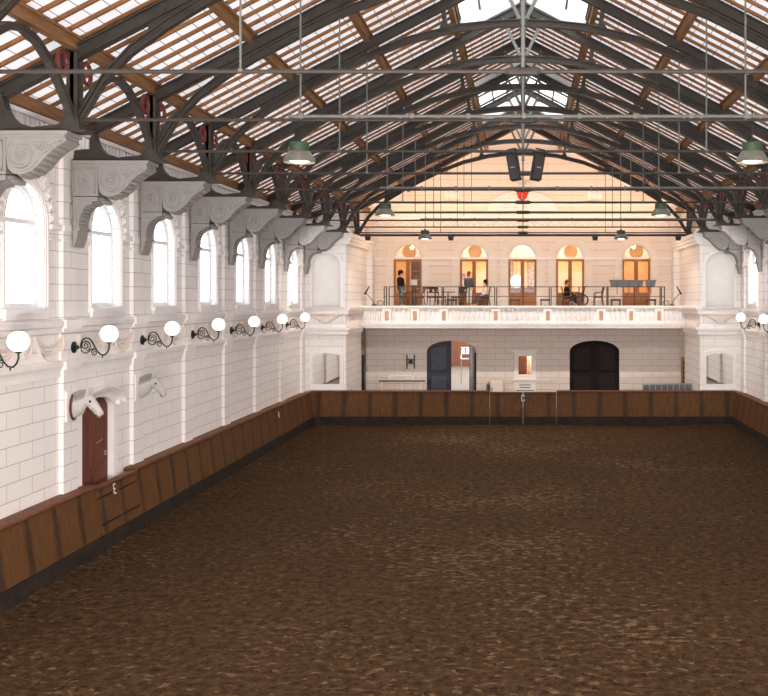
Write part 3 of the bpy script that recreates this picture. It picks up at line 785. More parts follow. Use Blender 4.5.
# ------------------------------------------------------------------ end wall
fnE = lambda u, v, d: (u, YB - d, v)
DX = [-6.17, -2.62, -.03, 2.52, 6.06]
GD = [-3.82, 3.82]
m = MB()
holes = [arched(x, 1.5, 5.42, 7.95) for x in DX]
gable = [(-PIN-.3, 4.5), (PIN+.3, 4.5), (PIN+.3, L(PIN+.3)+.3), (0, RIDGE+.3), (-PIN-.3, L(PIN+.3)+.3)]
m.sheet(gable, holes, fnE)
for h in holes: m.rim(h, fnE, 0, -.3)
ew = m.build('wall_end', M['end_wall'], kind='structure')
m = MB()
holes = [arched(x, 2.66, .02, 3.0, 18, .58) for x in GD] + [rect(-.25, .47, 1.75, 2.75)]
m.sheet(rect(-8.98, 8.98, -.1, 4.5), holes, fnE)
for h in holes: m.rim(h, fnE, 0, -.3)
lw = m.build('wall_end_lower', M['low_wall'], kind='structure')
for x in GD:
    m = MB(); lp = [(x+1.33,0)] + arc(x, 3.0, 1.33, 0, PI, 18, .58) + [(x-1.33,0), (x-1.47,0)] + arc(x, 3.0, 1.47, PI, 0, 18, .72) + [(x+1.47,0)]
    m.prism(lp, fnE, 0, .06); m.build('doorway_moulding', M['low_wall'], lw)
for x in DX:
    m = MB()
    for r0, r1, dd in ((.76,.88,.03), (.88,1.06,.05), (1.06,1.13,.08)):
        m.prism(arc(x, 7.98, r0, 0, PI, 20) + arc(x, 7.98, r1, PI, 0, 20), fnE, 0, dd)
    m.build('archivolt', M['end_plain'], ew)
    m = MB()
    for sgn in (-1, 1): m.box(x+sgn*.98-.17, x+sgn*.98+.17, YB-.04, YB, 5.42, 7.9)
    m.build('jamb_pilaster', M['end_plain'], ew)
edges = [-PIN] + [q for x in DX for q in (x-.78, x+.78)] + [PIN]
m = MB()
for a, b in zip(edges[::2], edges[1::2]):
    m.box(a, b, YB-.12, YB, 7.9, 8.0); m.box(a, b, YB-.07, YB, 7.6, 7.64)
    m.box(a+.3, b-.3, YB-.05, YB, 5.75, 5.8)
m.build('springing_band', M['trim'], ew)
m = MB()
for z0, z1, dd in ((9.25,9.4,.08), (9.5,9.6,.1), (10.05,10.2,.14), (10.2,10.32,.24), (10.78,10.86,.1)):
    m.box(-PIN, PIN, YB-dd, YB, z0, z1)
m.build('entablature', M['trim'], ew)
m = MB(); x = -8.0
while x < 8.0:
    m.prism([(x, 9.66), (x+.66, 9.66), (x+.33, 9.98)], fnE, 0, .07, [[(x+.12, 9.7), (x+.54, 9.7), (x+.33, 9.9)]]); x += .72
m.build('zigzag_frieze', M['trim'], ew)
m = MB(); m.prism(arc(-.03, 10.5, 1.85, 0, PI, 24, 1.05), fnE, 0, .14, [arc(-.03, 10.62, 1.6, .05, PI-.05, 24, .8)]); m.prism(arc(-.03, 10.5, 1.7, 0, PI, 24, .9), fnE, 0, .06)
for s in (-1, 1):
    m.tube([(-.03+s*px, YB-.08, pz) for px, pz in spiral(.85, 11.0, .3, .05, 1.6, .5)], .04, 6)
    m.tube([(-.03+s*px, YB-.08, pz) for px, pz in ((.3,10.62),(.6,10.7),(.9,10.62),(1.3,10.6))], .05, 6)
    m.box(-.03+s*.5-.25, -.03+s*.5+.25, YB-.1, YB, 10.52, 10.58); 
m.build('lunette', M['trim'], ew)
m = MB()
for s in (-1, 1):
    x = s*3.8
    m.box(x-.5, x+.5, YB-.12, YB, 10.9, 11.0)
    for q in (-.28, 0, .28): m.ball((x+q, YB-.06, 11.35), .17, 10, 8, (1,.5,1.3))
    m.tube([(x-.4, YB-.06, 11.7), (x-.2, YB-.08, 11.6), (x+.2, YB-.08, 11.6), (x+.4, YB-.06, 11.7)], .05, 6)
m.build('relief_ornament', M['trim'], ew, smooth=True)
em = thing('wall_emblem', (-.03, YB, 11.35), 'red shield with small crest over the lunette at gable centre', 'emblem')
f2 = lambda u, v, d: (u, -d, v)
sh = [(-.27,.28),(.27,.28),(.27,-.02),(.2,-.2),(0,-.34),(-.2,-.2),(-.27,-.02)]
m = MB(); m.prism([(x*1.22, z*1.15) for x, z in sh], f2, .1, .14); m.build('shield_border', M['trim'], em)
m = MB(); m.prism(sh, f2, .14, .2); m.build('shield', M['emblem_red'], em)
m = MB()
for s in (-1, 1):
    for z in (.18, 0, -.16): m.ball((0, -.2, z), .05, 8, 6, (.7,.4,1))
m.build('charge', M['white'], em)
m = MB()
for q in (-.3, .3): m.ball((q, -.12, .55), .12, 10, 8, (1,.6,1.2)); m.tube([(q, -.1, .4), (q*.6, -.12, .5), (0, -.1, .62)], .04, 6)
m.ball((0, -.1, .62), .12, 10, 8); m.build('crest', M['stone_light'], em, smooth=True)

# french doors with fanlights on the balcony
for j, x in enumerate(DX):
    d = structure('door_%d' % (j+2), (x, YB+.18, 5.42))
    m = MB(); m.prism(rect(-.75,.75,0,2.52), f2, -.05, .05, [rect(-.64,-.1,.12,2.4), rect(.1,.64,.12,2.4)])
    m.box(-.05, .05, -.08, -.05, .1, 2.45); m.build('door_leaf', M['oak'], d)
    m = MB(); m.prism(rect(-.66,-.05,.1,.72), f2, -.03, .03); m.prism(rect(.05,.66,.1,.72), f2, -.03, .03)
    m.prism(rect(-.58,-.12,.18,.64), f2, .03, .045); m.prism(rect(.12,.58,.18,.64), f2, .03, .045); m.build('kick_panel', M['oak'], d)
    m = MB(); m.sheet(rect(-.65,.65,.7,2.42), [], f2, 0); m.sheet(arc(0, 2.6, .68, 0, PI, 20), [], f2, 0); m.build('pane', M['glass'], d)
    m = MB(); m.prism(arc(0, 2.55, .75, 0, PI, 20), f2, -.05, .05, [arc(0, 2.62, .64, .02, PI-.02, 20)]); m.build('fanlight_frame', M['white'], d)
    m = MB(); m.tube([(0, -.05, .05+1.1), (0, -.09, 1.15), (.06, -.09, 1.15)], .014, 6); m.build('handle', M['alu'], d)
# room behind the french doors
m = MB()
m.box(-8.4, 8.4, 59.5, 59.7, 5.3, 9.4)
for x in (-8.4, -4.3, 4.3, 8.3): m.box(x, x+.12, YB+.32, 59.5, 5.3, 9.4)
rm = m.build('wall_lounge', M['room'], kind='structure')
m = MB(); m.box(-8.28, 8.28, 59.4, 59.5, 8.0, 9.4); m.build('trim_1', M['wall_plain'], kind='structure')
m = MB(); m.box(-8.5, 8.5, YB+.3, 59.7, 5.2, 5.4); m.build('floor_lounge', M['oak'], kind='structure')
m = MB(); m.box(-8.5, 8.5, YB+.3, 59.7, 9.4, 9.5); m.build('ceiling_lounge', M['wall_plain'], kind='structure')
# ceiling discs seen in the fanlights
for x, lab in ((DX[0], 'round pale ceiling lamp seen through the first fanlight'), (DX[1], 'round pale ceiling lamp seen through the second fanlight'), (DX[3], 'round pale ceiling lamp seen through the fourth fanlight'), (DX[4], 'round pale ceiling lamp seen through the fifth fanlight')):
    t = thing('ceiling_lamp', (x*1.01+.05, YB+1.0, 8.38), lab, 'ceiling lamp', 'disc lamps behind the fanlights')
    m = MB(); m.lathe([(0,.02),(.36,.02),(.38,0),(.36,-.02),(0,-.02)], 24, (0,0,0), 'Y'); m.build('shade', M['room'], t, smooth=True)
    m = MB(); m.tube([(0,0,.36),(0,0,1.02)], .015, 6); m.build('rod', M['steel'], t)
t = thing('glass_chandelier', (-.35, YB+1.3, 6.75), 'bluish white round glass lamp behind the middle french door', 'lamp')
m = MB(); m.ball((0,0,0), .36, 20, 14); m.build('globe', emit('chandelier_glass', (214, 238, 244), .35), t, smooth=True)
m = MB(); m.tube([(0,0,.34),(0,0,2.64)], .012, 6); m.build('rod', M['steel'], t)
for x, zz, w, h, lab in ((-1.0,7.3,.9,1.3,'framed grey picture at left on the lounge wall behind middle door'), (.75,7.2,1.0,1.6,'framed grey picture at right on the lounge wall behind middle door')):
    t = thing('framed_picture', (x, 59.5, zz), lab, 'picture')
    m = MB(); m.prism(rect(-w/2,w/2,-h/2,h/2), f2, 0, .06, [rect(-w/2+.07,w/2-.07,-h/2+.07,h/2-.07)]); m.build('frame', M['oak'], t)
    m = MB(); m.prism(rect(-w/2+.07,w/2-.07,-h/2+.07,h/2-.07), f2, .01, .03); m.build('canvas', M['picture'], t)
t = thing('bar_counter', (0, 57.6, 5.4), 'low brown counter inside lounge behind the middle french door', 'counter')
m = MB(); m.box(-1.6, 1.6, -.3, .3, 0, .95); m.build('body', M['oak'], t)
m = MB(); m.box(-1.7, 1.7, -.38, .38, .95, 1.0); m.build('top', M['wood_chair'], t)
t = thing('dark_cabinet', (-5.75, 59.2, 5.4), 'tall dark shelf cabinet at the back of the leftmost lounge room', 'cabinet')
m = MB(); m.box(-.7, 1.1, -.25, .25, 0, 2.7); m.build('body', M['wood_chair'], t)
m = MB(); [m.box(-.62, 1.02, -.27, -.25, z, z+.03) for z in (.5,1,1.5,2)]; m.build('shelf', M['picture'], t)
t = thing('wall_paper_sheet', (-6.07+.12, YB+.9, 6.55), 'white paper sign standing behind the leftmost french door', 'sign')
m = MB(); m.box(-.2, .2, -.01, .01, 0, .3); m.build('sheet', M['white'], t)
m = MB(); m.tube([(0,.0,-1.15),(0,0,.02)], .02, 6); m.lathe([(0,-1.15),(.2,-1.15),(.18,-1.12),(0,-1.11)], 14); m.build('stand', M['steel'], t)

# carriage doors below
def make_leaf(name, parent, x0, x1, hinge_left, c, mt='door_dark'):
    m = MB(); n = 12
    top = lambda x: 3.0 + .58*math.sqrt(max(0, 1-((x-c)/1.33)**2))
    lp = [(x0, 0), (x1, 0)] + [(x1+(x0-x1)*i/n, top(x1+(x0-x1)*i/n)-.02) for i in range(n+1)]
    m.prism(lp, lambda u, v, d: (u-c, -d, v), -.05, .0); o = m.build(name, M[mt], parent)
    m = MB(); a, b = x0+.16, x1-.16
    f3 = lambda u, v, d: (u-c, -d, v)
    def frame(lpo, lpi): m.prism(lpo, f3, .0, .07, [lpi])
    up = [(a,1.95),(b,1.95)] + [(b+(a-b)*i/n, top(b+(a-b)*i/n)-.2) for i in range(n+1)]
    upi = [(a+.07,2.02),(b-.07,2.02)] + [(b-.07+(a-b+.14)*i/n, top(b-.07+(a-b+.14)*i/n)-.28) for i in range(n+1)]
    frame(up, upi); frame(rect(a,b,.55,1.75), rect(a+.07,b-.07,.62,1.68))
    x = a+.1
    while x < b-.1:
        m.box(x-c-.012, x-c+.012, -.03, .0, .64, 1.66); m.box(x-c-.012, x-c+.012, -.03, .0, 2.05, min(top(x)-.32, 9)); x += .13
    m.build('panelling', M[mt], o)
    m = MB(); m.prism(rect(a+.06,b-.06,.6,1.7), f3, .005, .012); m.prism(upi, f3, .005, .012); m.build('panel_boards', M[mt.replace('_dark','')+'_panel'], o)
    m = MB(); m.prism(rect(x0+.02,x1-.02,.02,.5), f3, .03, .05); m.build('kick_panel', M['kick_strip'], o)
    return o
d = structure('door_7', (GD[0], YB+.12, 0)); make_leaf('left_leaf', d, GD[0]-1.32, GD[0]-.02, True, GD[0], 'door_blue')
m = MB(); m.box(1.22, 1.3, 0.02, 1.25, 0, 2.9); m.build('open_leaf', M['door_dark'], d)
d = structure('door_8', (GD[1], YB+.12, 0)); make_leaf('left_leaf', d, GD[1]-1.32, GD[1], True, GD[1]); make_leaf('right_leaf', d, GD[1], GD[1]+1.32, False, GD[1])
m = MB(); m.box(GD[1]-1.6, GD[1]+1.6, YB+.5, YB+.6, 0, 4.2); m.build('wall_store', M['door_dark'], kind='structure')  # unseen dark backing, added to stop light leaking between the leaves
# passage seen through the open leaf
m = MB(); m.box(-9.5, -1.2, YB+.3, 90, -.2, -.01); m.build('floor_passage', M['lit_ground'], kind='structure')
m = MB(); m.box(-9.6, -9.5, YB+.3, 90, 0, 6); m.box(-9.6, -1.2, 88, 88.2, 0, 6); m.box(-1.3, -1.2, YB+.3, 66, 0, 6); m.build('wall_passage', M['brick_brown'], kind='structure')
m = MB(); m.box(-9.6, -1.2, YB+.3, 63, 4.6, 4.7); m.build('ceiling_passage', M['brick_brown'], kind='structure')
t = thing('ornamental_railing', (-3.95, 70.0, 0), 'white ornamental ironwork seen through the open arched door', 'ironwork')
m = MB()
for s in (-1, 1):
    m.tube([(s*.28*q, 0, 1.72+.62*z) for q, z in spiral(.55, .75, .4, .1, 1.3, 0)], .04, 6); m.tube([(s*.31, 0, 1.7), (s*.28, 0, 2.05), (s*.12, 0, 2.46)], .04, 6)
for z in (1.7, 2.05, 2.46): m.tube([(-.31, 0, z), (.31, 0, z)], .035, 6)
m.build('scrollwork', M['white'], t, smooth=True)
for s in (-1, 1):
    m = MB(); m.box(s*.29-.025, s*.29+.025, -.03, .03, 0, 1.7); m.build('post', M['alu'], t)
t = thing('white_post', (-2.86, 57.0, 0), 'white round post just inside the open arched door', 'post')
m = MB(); m.lathe([(0,0),(.2,0),(.2,.1),(.15,.14),(.15,3.2),(.2,3.3),(.2,3.4),(0,3.4)], 18); m.build('shaft', M['white'], t, smooth=True)

# ticket window in the lower wall
w = structure('window_50', (.11, YB, 2.25))
m = MB(); m.prism(rect(-.58,.58,-.72,.72), f2, 0, .07, [rect(-.38,.38,-.52,.52)]); m.prism(rect(-.42,.42,-.57,.57), f2, .07, .11, [rect(-.35,.35,-.5,.5)])
m.box(-.66, .66, -.16, 0, .72, .8); m.box(-.64, .64, -.12, 0, -.8, -.72); m.build('window_frame', M['trim'], w)
m = MB(); m.sheet(rect(-.36,.36,-.5,.5), [], f2, -.12); m.build('pane', M['glass'], w)
m = MB(); m.box(-.9, 1.3, YB+2.0, YB+2.1, .5, 3.4); m.box(-.95,-.9,YB+.3,YB+2.1,.5,3.4); m.box(1.3,1.35,YB+.3,YB+2.1,.5,3.4); m.build('wall_booth', M['oak'], kind='structure')
m = MB(); m.box(-.95, 1.35, YB+.3, YB+2.1, 3.4, 3.5); m.box(-.95, 1.35, YB+.3, YB+2.1, .4, .5); m.build('ceiling_booth', M['oak'], kind='structure')
t = thing('booth_curtain', (.4, YB+1.2, 1.3), 'bright cream curtain at right inside the small ticket window', 'curtain')
m = MB(); m.tube([(x*.06-.15, .03*(-1)**x, 0) for x in range(1)] + [(-.15,0,0),(-.15,0,1.9)], .05, 8); m.tube([(-.03,0,0),(-.03,0,1.9)], .06, 8); m.tube([(.1,0,0),(.1,0,1.9)], .06, 8); m.build('cloth', M['cloth_white'], t, smooth=True)
# plaque below it
t = thing('wall_plaque', (.1, YB, 1.05), 'pale plaque with lines of dark lettering under the ticket window', 'plaque')
m = MB(); m.prism(rect(-.58,.58,-.35,.35), f2, 0, .05, [rect(-.52,.52,-.29,.29)]); m.prism(rect(-.52,.52,-.29,.29), f2, 0, .03); m.build('slab', M['trim'], t)
m = MB(); random.seed(3)
for z, hw in ((.16,.3), (.02,.28), (-.14,.46)):
    x = -hw
    while x < hw:
        ww = random.uniform(.02, .045); m.box(x, x+ww, -.036, -.03, z-.025, z+.03); x += ww+.012
m.build('lettering', M['steel'], t)
# fridge-like white box with red extinguisher spot
t = thing('white_cabinet', (-1.37, 53.9, 0), 'white metal cabinet behind the far kickboard left of ticket window', 'cabinet')
m = MB(); m.box(-.33, .33, -.3, .3, 0, 1.52); m.build('body', M['box_white'], t, bevel=.02)
m = MB(); m.box(-.3, .3, -.33, -.3, .1, 1.45); m.build('door', M['box_white'], t, bevel=.01)
m = MB(); m.box(-.27, -.24, -.37, -.33, .9, 1.15); m.build('handle', M['steel'], t)
t = thing('fire_extinguisher', (-1.86, 54.4, .75), 'small dark extinguisher hung left of the white cabinet', 'fire extinguisher')
m = MB(); m.lathe([(0,0),(.08,0),(.09,.03),(.09,.45),(.05,.52),(.02,.54),(0,.54)], 14); m.build('cylinder', M['cloth_grey'], t, smooth=True)
m = MB(); m.tube([(0,0,.53),(0,0,.6),(.08,-.02,.62)], .02, 6); m.build('valve', M['emblem_red'], t)
# wall-mounted rack
t = thing('wall_rack', (-6.0, YB, 2.45), 'black H-shaped rack on lower wall left of the open arched door', 'wall rack')
m = MB()
for s in (-1, 1): m.box(s*.2-.03, s*.2+.03, -.1, -.0, -.38, .38)
m.build('upright', M['black'], t)
m = MB(); m.box(-.2, .2, -.09, -.03, .08, .14); m.box(-.2, .2, -.09, -.03, -.1, -.06); m.build('crossbar', M['black'], t)
m = MB(); m.lathe([(0,-.18),(.1,-.18),(.11,-.1),(.11,0)], 14, (0,0,.0), 'Y'); m.build('reel', M['black'], t)
# long dark rail/bench at lower left
t = thing('bench', (-6.3, 53.2, 0), 'long narrow dark topped bench behind far kickboard, below the wall rack', 'bench')
m = MB(); m.box(-1.2, 1.2, -.16, .16, 1.5, 1.55); m.build('top', M['wood_chair'], t)
for x in (-1.05, .0, 1.0):
    m = MB(); m.box(x-.04, x+.04, -.12, .12, 0, 1.5); m.build('leg', M['box_white'], t)
t = thing('notice_panel', (-6.5, YB, 1.52), 'faint pale panel on wall behind the dark bench', 'panel')
m = MB(); m.prism(rect(-.6,.6,-.12,.16), f2, 0, .03); m.build('board', M['stone_light'], t)
m = MB(); m.prism(rect(-.66,.66,-.18,.22), f2, 0, .05, [rect(-.6,.6,-.12,.16)]); m.build('frame', M['trim'], t)
# metal grille lying at lower right
t = thing('metal_ladder', (7.0, 49.4, 1.28), 'grey aluminium ladder lying sideways on the far kickboard right end', 'ladder')
m = MB(); m.bar((-1.25,0,0), (1.25,0,.04), .04, .06); m.build('lower_rail', M['alu'], t)
m = MB(); m.bar((-1.25,.04,.38), (1.25,.04,.42), .04, .06); m.build('upper_rail', M['alu'], t)
for q in range(9):
    x = -1.15+q*.287; m = MB(); m.bar((x,.02,.0), (x,.04,.4), .05, .05); m.build('rung', M['alu'], t)
m = MB(); m.box(-1.2, 1.2, .06, .09, .04, .38); m.build('deck', M['planter'], t)
for s in (-1, 1):
    m = MB(); m.box(s*1.0-.04, s*1.0+.04, .0, .08, -1.28, .0); m.build('foot', M['alu'], t)
t = thing('pigeonhole_rack', (8.52, 53.2, .0), 'narrow rack of dark pigeonholes beside right corner pier below balcony', 'rack')
m = MB(); m.box(-.22, .22, 0, .4, 0, 2.75); m.build('case', M['oak'], t)
for q in range(6):
    m = MB(); m.box(-.18, .18, -.02, .0, 1.12+q*.25, 1.31+q*.25); m.build('pigeonhole', M['black'], t)  # flat black slabs, painting the shade inside the holes
t = thing('tall_cabinet', (-8.45, 53.2, 0), 'tall dark cabinet in the left corner below the balcony', 'cabinet')
m = MB(); m.box(-.2, .2, -.3, .3, 0, 2.9); m.build('body', M['black'], t)
m = MB(); m.box(-.2, .2, -.3, .3, 2.9, 4.4); m.build('upper_casing', M['concrete'], t)

# ------------------------------------------------------------------ balcony
b = thing('balcony', (0, YBAL, 4.33), 'white balustraded balcony spanning the far end above the doors', 'balcony')
W2 = PIN
m = MB(); m.box(-W2+.01, W2-.01, .16, YB-YBAL-.16, .12, 1.0); m.build('slab', M['wall_plain'], b)
m = MB()
for z0, z1, dd in ((0,.12,.05), (.12,.2,.12), (.2,.26,.16), (.98,1.04,.1), (1.04,1.13,.18)): m.box(-W2, W2, -dd, .3, z0, z1)
m.build('cornice', M['trim'], b)
PED = [-6.88, -5.46, -4.0, -1.38, 1.26, 3.95, 5.46, 6.88]
for x in PED:
    m = MB(); m.box(x-.22, x+.22, -.08, .16, .26, .98); p = m.build('pedestal', M['trim'], b)
    m = MB(); m.box(x-.1, x+.1, -.095, -.08, .38, .86); m.build('panel', plain('terracotta_panel', (196, 156, 132), .7) if 'terracotta_panel' not in bpy.data.materials else bpy.data.materials['terracotta_panel'], p)
x = -W2+.2
bal = MB().lathe([(.07,.26),(.075,.3),(.04,.34),(.055,.42),(.085,.5),(.075,.62),(.04,.78),(.035,.86),(.07,.9),(.07,.98)], 10)
bme = None
while x < W2-.1:
    if all(abs(x-q) > .3 for q in PED):
        if bme is None:
            o = bal.build('baluster', M['trim'], b, smooth=True); bme = o; o.location = (x, .03, 0)
        else:
            o = bme.copy(); COL.objects.link(o); o.parent = b; o.location = (x, .03, 0)
    x += .25
# steel railing sections
ZR = 5.46
secs = [(-7.07, -6.95, 'narrow end piece of dark steel railing at the left end of balcony'), (-6.82, -4.12, 'dark steel railing section in front of the leftmost french door'), (-4.05, -1.44, 'dark steel railing section in front of the second french door'),
        (-1.34, 1.34, 'dark steel railing section in front of the middle french door'), (1.43, 4.27, 'dark steel railing section in front of the wheelchair'), (4.33, 6.98, 'dark steel railing section carrying the grey planters'), (7.05, 7.2, 'narrow end piece of dark steel railing at the right end of balcony')]
for x0, x1, lab in secs:
    t = thing('railing_section', ((x0+x1)/2, YBAL+.35, ZR), lab, 'railing', 'balcony steel railings'); h = (x1-x0)/2
    for s in (-1, 1):
        m = MB(); m.box(s*h-.025, s*h+.025, -.025, .025, 0, .98); m.build('post', M['steel'], t)
    m = MB(); m.box(-h, h, -.02, .02, .94, .98); m.build('top_rail', M['steel'], t)
    m = MB(); m.box(-h, h, -.015, .015, .46, .49); m.build('mid_rail', M['steel'], t)
    if h > .5:
        m = MB(); m.box(-.025, .025, -.025, .025, 0, .96); m.build('post', M['steel'], t)
for x, l, lab in ((5.28, 1.58, 'long grey planter box on top of the right railing'), (6.5, .4, 'short grey planter box at right end of the railing')):
    t = thing('planter_box', (x, YBAL+.36, ZR+.98), lab, 'planter', 'railing planters'); h = l/2
    m = MB(); m.prism([(-h,0),(h,0),(h+.06,.3),(-h-.06,.3)], lambda u, v, d: (u, d, v), -.12, .12); m.build('trough', M['planter'], t)
    m = MB(); m.box(-h-.09, h+.09, -.15, .15, .28, .33); m.build('rim', M['planter'], t)
    for q in ((-.5, .1, .6) if l > 1 else (0,)):
        m = MB(); m.box(q-.015, q+.015, -.15, -.12, -.4, .2); m.build('hook', M['black'], t)

# furniture on the balcony
def make_chair(label, arms=False, pad='seat_pad'):
    t = thing('dining_chair' if not arms else 'armchair', (0,0,0), label, 'chair', 'balcony chairs')
    m = MB(); m.box(-.23, .23, -.22, .22, .42, .47); m.build('seat', M['wood_chair'], t, bevel=.01)
    m = MB(); m.box(-.21, .21, -.2, .2, .47, .5); m.build('cushion', M[pad], t, bevel=.015)
    for sx in (-1, 1):
        m = MB(); m.tube([(sx*.2, -.19, .42), (sx*.2, -.2, .2), (sx*.21, -.21, 0)], [.025,.022,.018], 8); m.build('leg', M['wood_chair'], t)
        m = MB(); m.tube([(sx*.2, .2, .44), (sx*.2, .22, .2), (sx*.21, .28, 0)], [.025,.022,.02], 8); m.build('leg', M['wood_chair'], t)
    m = MB()
    for sx in (-1, 1): m.tube([(sx*.2, .2, .44), (sx*.205, .22, .7), (sx*.21, .28, .98)], .024, 8)
    m.bar((-.24, .275, .93), (.24, .275, .93), .035, .13); m.bar((-.2, .235, .7), (.2, .235, .7), .025, .06); m.bar((0, .24, .7), (0, .27, .9), .02, .16, (1,0,0))
    m.build('backrest', M['wood_chair'], t)
    if arms:
        for sx in (-1, 1):
            m = MB(); m.tube([(sx*.22, .24, .72), (sx*.26, .0, .7), (sx*.25, -.18, .66), (sx*.22, -.2, .44)], .022, 8); m.build('armrest', M['wood_chair'], t)
    return t
YC = 52.7
fz = 5.44
m = MB(); m.box(-W2, W2, YBAL+.3, YB, 5.36, fz); m.build('floor_balcony', M['concrete'], kind='structure')
def XC(px, y=YC): return (px-523)/1020*y
ch = make_chair('dark wooden dining chair showing its back, first right of leftmost french door')
ch.location = (XC(433), YC-.3, fz); ch.rotation_euler = (0,0,2.9)
dup(ch, (XC(440.5,53.9), 53.9, fz), 1.2, 'dark wooden dining chair side-on, left of round table before second french door')
dup(ch, (XC(461,53.0), 53.0, fz), -2.7, 'dark wooden dining chair showing its back at left edge of second french door')
dup(ch, (XC(456,54), 54.0, fz), -1.3, 'dark wooden dining chair side-on, right of round table before second french door')
dup(ch, (XC(405), YC-.3, fz), 1.5, 'dark wooden dining chair in front of standing person in dark jacket')
dup(ch, (XC(419.5), YC-.2, fz), -1.2, 'dark wooden dining chair at right side of leftmost french door')
a = make_chair('dark wooden armchair with curved arms, left of the grey planters', True)
a.location = (XC(598), YC-.1, fz); a.rotation_euler = (0,0,-1.5+PI+PI)
def make_table(loc, label):
    t = thing('cafe_table', loc, label, 'table', 'balcony tables')
    m = MB(); m.lathe([(0,.7),(.36,.7),(.37,.72),(.36,.74),(0,.74)], 24); m.build('table_top', M['wood_chair'], t, smooth=True)
    m = MB(); m.lathe([(.03,.06),(.035,.3),(.03,.7)], 12); m.build('pedestal', M['steel'], t, smooth=True)
    m = MB(); m.lathe([(0,0),(.24,0),(.22,.04),(.05,.07),(0,.07)], 20); m.build('base', M['steel'], t, smooth=True)
    return t
tb = make_table((XC(448,53.3), 53.3, fz), 'round pedestal table between dining chairs left of second french door')
dup(tb, (XC(412.5,53.3), 53.3, fz), 0, 'round pedestal table in front of the leftmost french door')
dup(tb, (XC(573), YC+.7, fz), 0, 'round pedestal table in front of the fourth french door')
def make_stool(loc, label):
    t = thing('footstool', loc, label, 'stool', 'low balcony stools')
    m = MB(); m.box(-.26, .26, -.17, .17, .26, .36); m.build('seat', M['wood_chair'], t, bevel=.02)
    for sx in (-1, 1):
        for sy in (-1, 1):
            m = MB(); m.box(sx*.21-.025, sx*.21+.025, sy*.13-.025, sy*.13+.025, 0, .26); m.build('leg', M['wood_chair'], t)
    return t
st = make_stool((XC(545), YC-.4, fz), 'low dark stool right of the middle french door')
for px, lab in ((515, 'low dark stool in front of the middle french door'), (452.5, 'low dark stool under the table left of second french door'), (484, 'low dark stool at right edge of second french door'), (615, 'low dark stool under the long grey planter'), (650, 'low dark stool under the short grey planter')):
    dup(st, (XC(px), YC-.4, fz), 0, lab)
# wheelchair
t = thing('wheelchair', (XC(580), YC-.1, fz), 'black wheelchair in front of the fourth french door', 'wheelchair', rz=0)
for s in (-1, 1):
    m = MB(); m.tube([(.1+.3*math.cos(q), s*.28, .3+.3*math.sin(q)) for q in [2*PI*i/24 for i in range(24)]], .022, 6, True)
    for i in range(8): m.tube([(.1, s*.28, .3), (.1+.3*math.cos(PI*i/4), s*.28, .3+.3*math.sin(PI*i/4))], .006, 5)
    m.build('rear_wheel', M['steel'], t)
    m = MB(); m.tube([(-.42+.1*math.cos(q), s*.24, .1+.1*math.sin(q)) for q in [2*PI*i/16 for i in range(16)]], .025, 6, True); m.build('castor', M['alu'], t)
    m = MB(); m.tube([(.12, s*.24, .3), (.16, s*.24, .7), (.24, s*.24, 1.0), (.33, s*.24, 1.02)], .016, 6); m.tube([(.15, s*.24, .68), (-.2, s*.24, .68), (-.25, s*.24, .5), (-.45, s*.24, .12), (-.6, s*.24, .1)], .016, 6); m.build('frame', M['black'], t)
m = MB(); m.box(-.25, .15, -.22, .22, .46, .5); m.build('seat', M['cloth_dark'], t)
m = MB(); m.bar((.15,0,.5), (.23,0,.97), .42, .03, (1,0,.2)); m.build('backrest', M['cloth_dark'], t)
for s, x, lab in ((-1, -7.75, 'bent arm floor spotlight at left end of balcony'), (1, 7.75, 'bent arm floor spotlight at right end of balcony')):
    t = thing('floor_spotlight', (x, YBAL+.6, ZR), lab, 'spotlight', 'bent arm spotlights')
    k = -1 if s < 0 else 1
    m = MB(); m.lathe([(0,0),(.16,0),(.16,.04),(.04,.07),(0,.07)], 16, (-k*.15,0,0)); m.build('base', M['steel'], t)
    m = MB(); m.tube([(-k*.15,0,.05), (k*.02,0,.35), (k*.22,0,.58), (k*.32,0,.64)], .02, 6); m.build('arm', M['steel'], t)
    m = MB(); m.tube([(k*.36,0,.58), (k*.3,0,.66), (k*.12,0,.98)], [.05,.045,.03], 8); m.build('head', M['steel'], t)
    m = MB(); m.tube([(-k*.45+.13*math.cos(q),0,.14+.13*math.sin(q)) for q in [2*PI*i/18 for i in range(18)]], .014, 6, True); m.build('cable_coil', M['steel'], t)

# ------------------------------------------------------------------ people
def skin_obj(name, verts, edges, radii, mat, parent, sub=2):
    me = bpy.data.meshes.new(name); me.from_pydata(verts, edges, []); o = bpy.data.objects.new(name, me); COL.objects.link(o)
    me.materials.append(mat)
    bm = bmesh.new(); bm.from_mesh(me); ly = bm.verts.layers.skin.verify(); bm.verts.ensure_lookup_table()
    for v, r in zip(bm.verts, radii):
        rr = r if isinstance(r, tuple) else (r, r); v[ly].radius = rr
    bm.verts[0][ly].use_root = True; bm.to_mesh(me); bm.free()
    k = o.modifiers.new('skin', 'SKIN'); k.use_smooth_shade = True
    s = o.modifiers.new('sub', 'SUBSURF'); s.levels = sub; s.render_levels = sub
    # bake the modifiers so the mesh itself is the figure
    dg = bpy.context.evaluated_depsgraph_get(); dg.update()
    me2 = bpy.data.meshes.new_from_object(o.evaluated_get(dg)); o.modifiers.clear(); o.data = me2
    if not me2.materials: me2.materials.append(mat)
    if parent is not None: o.parent = parent
    return o
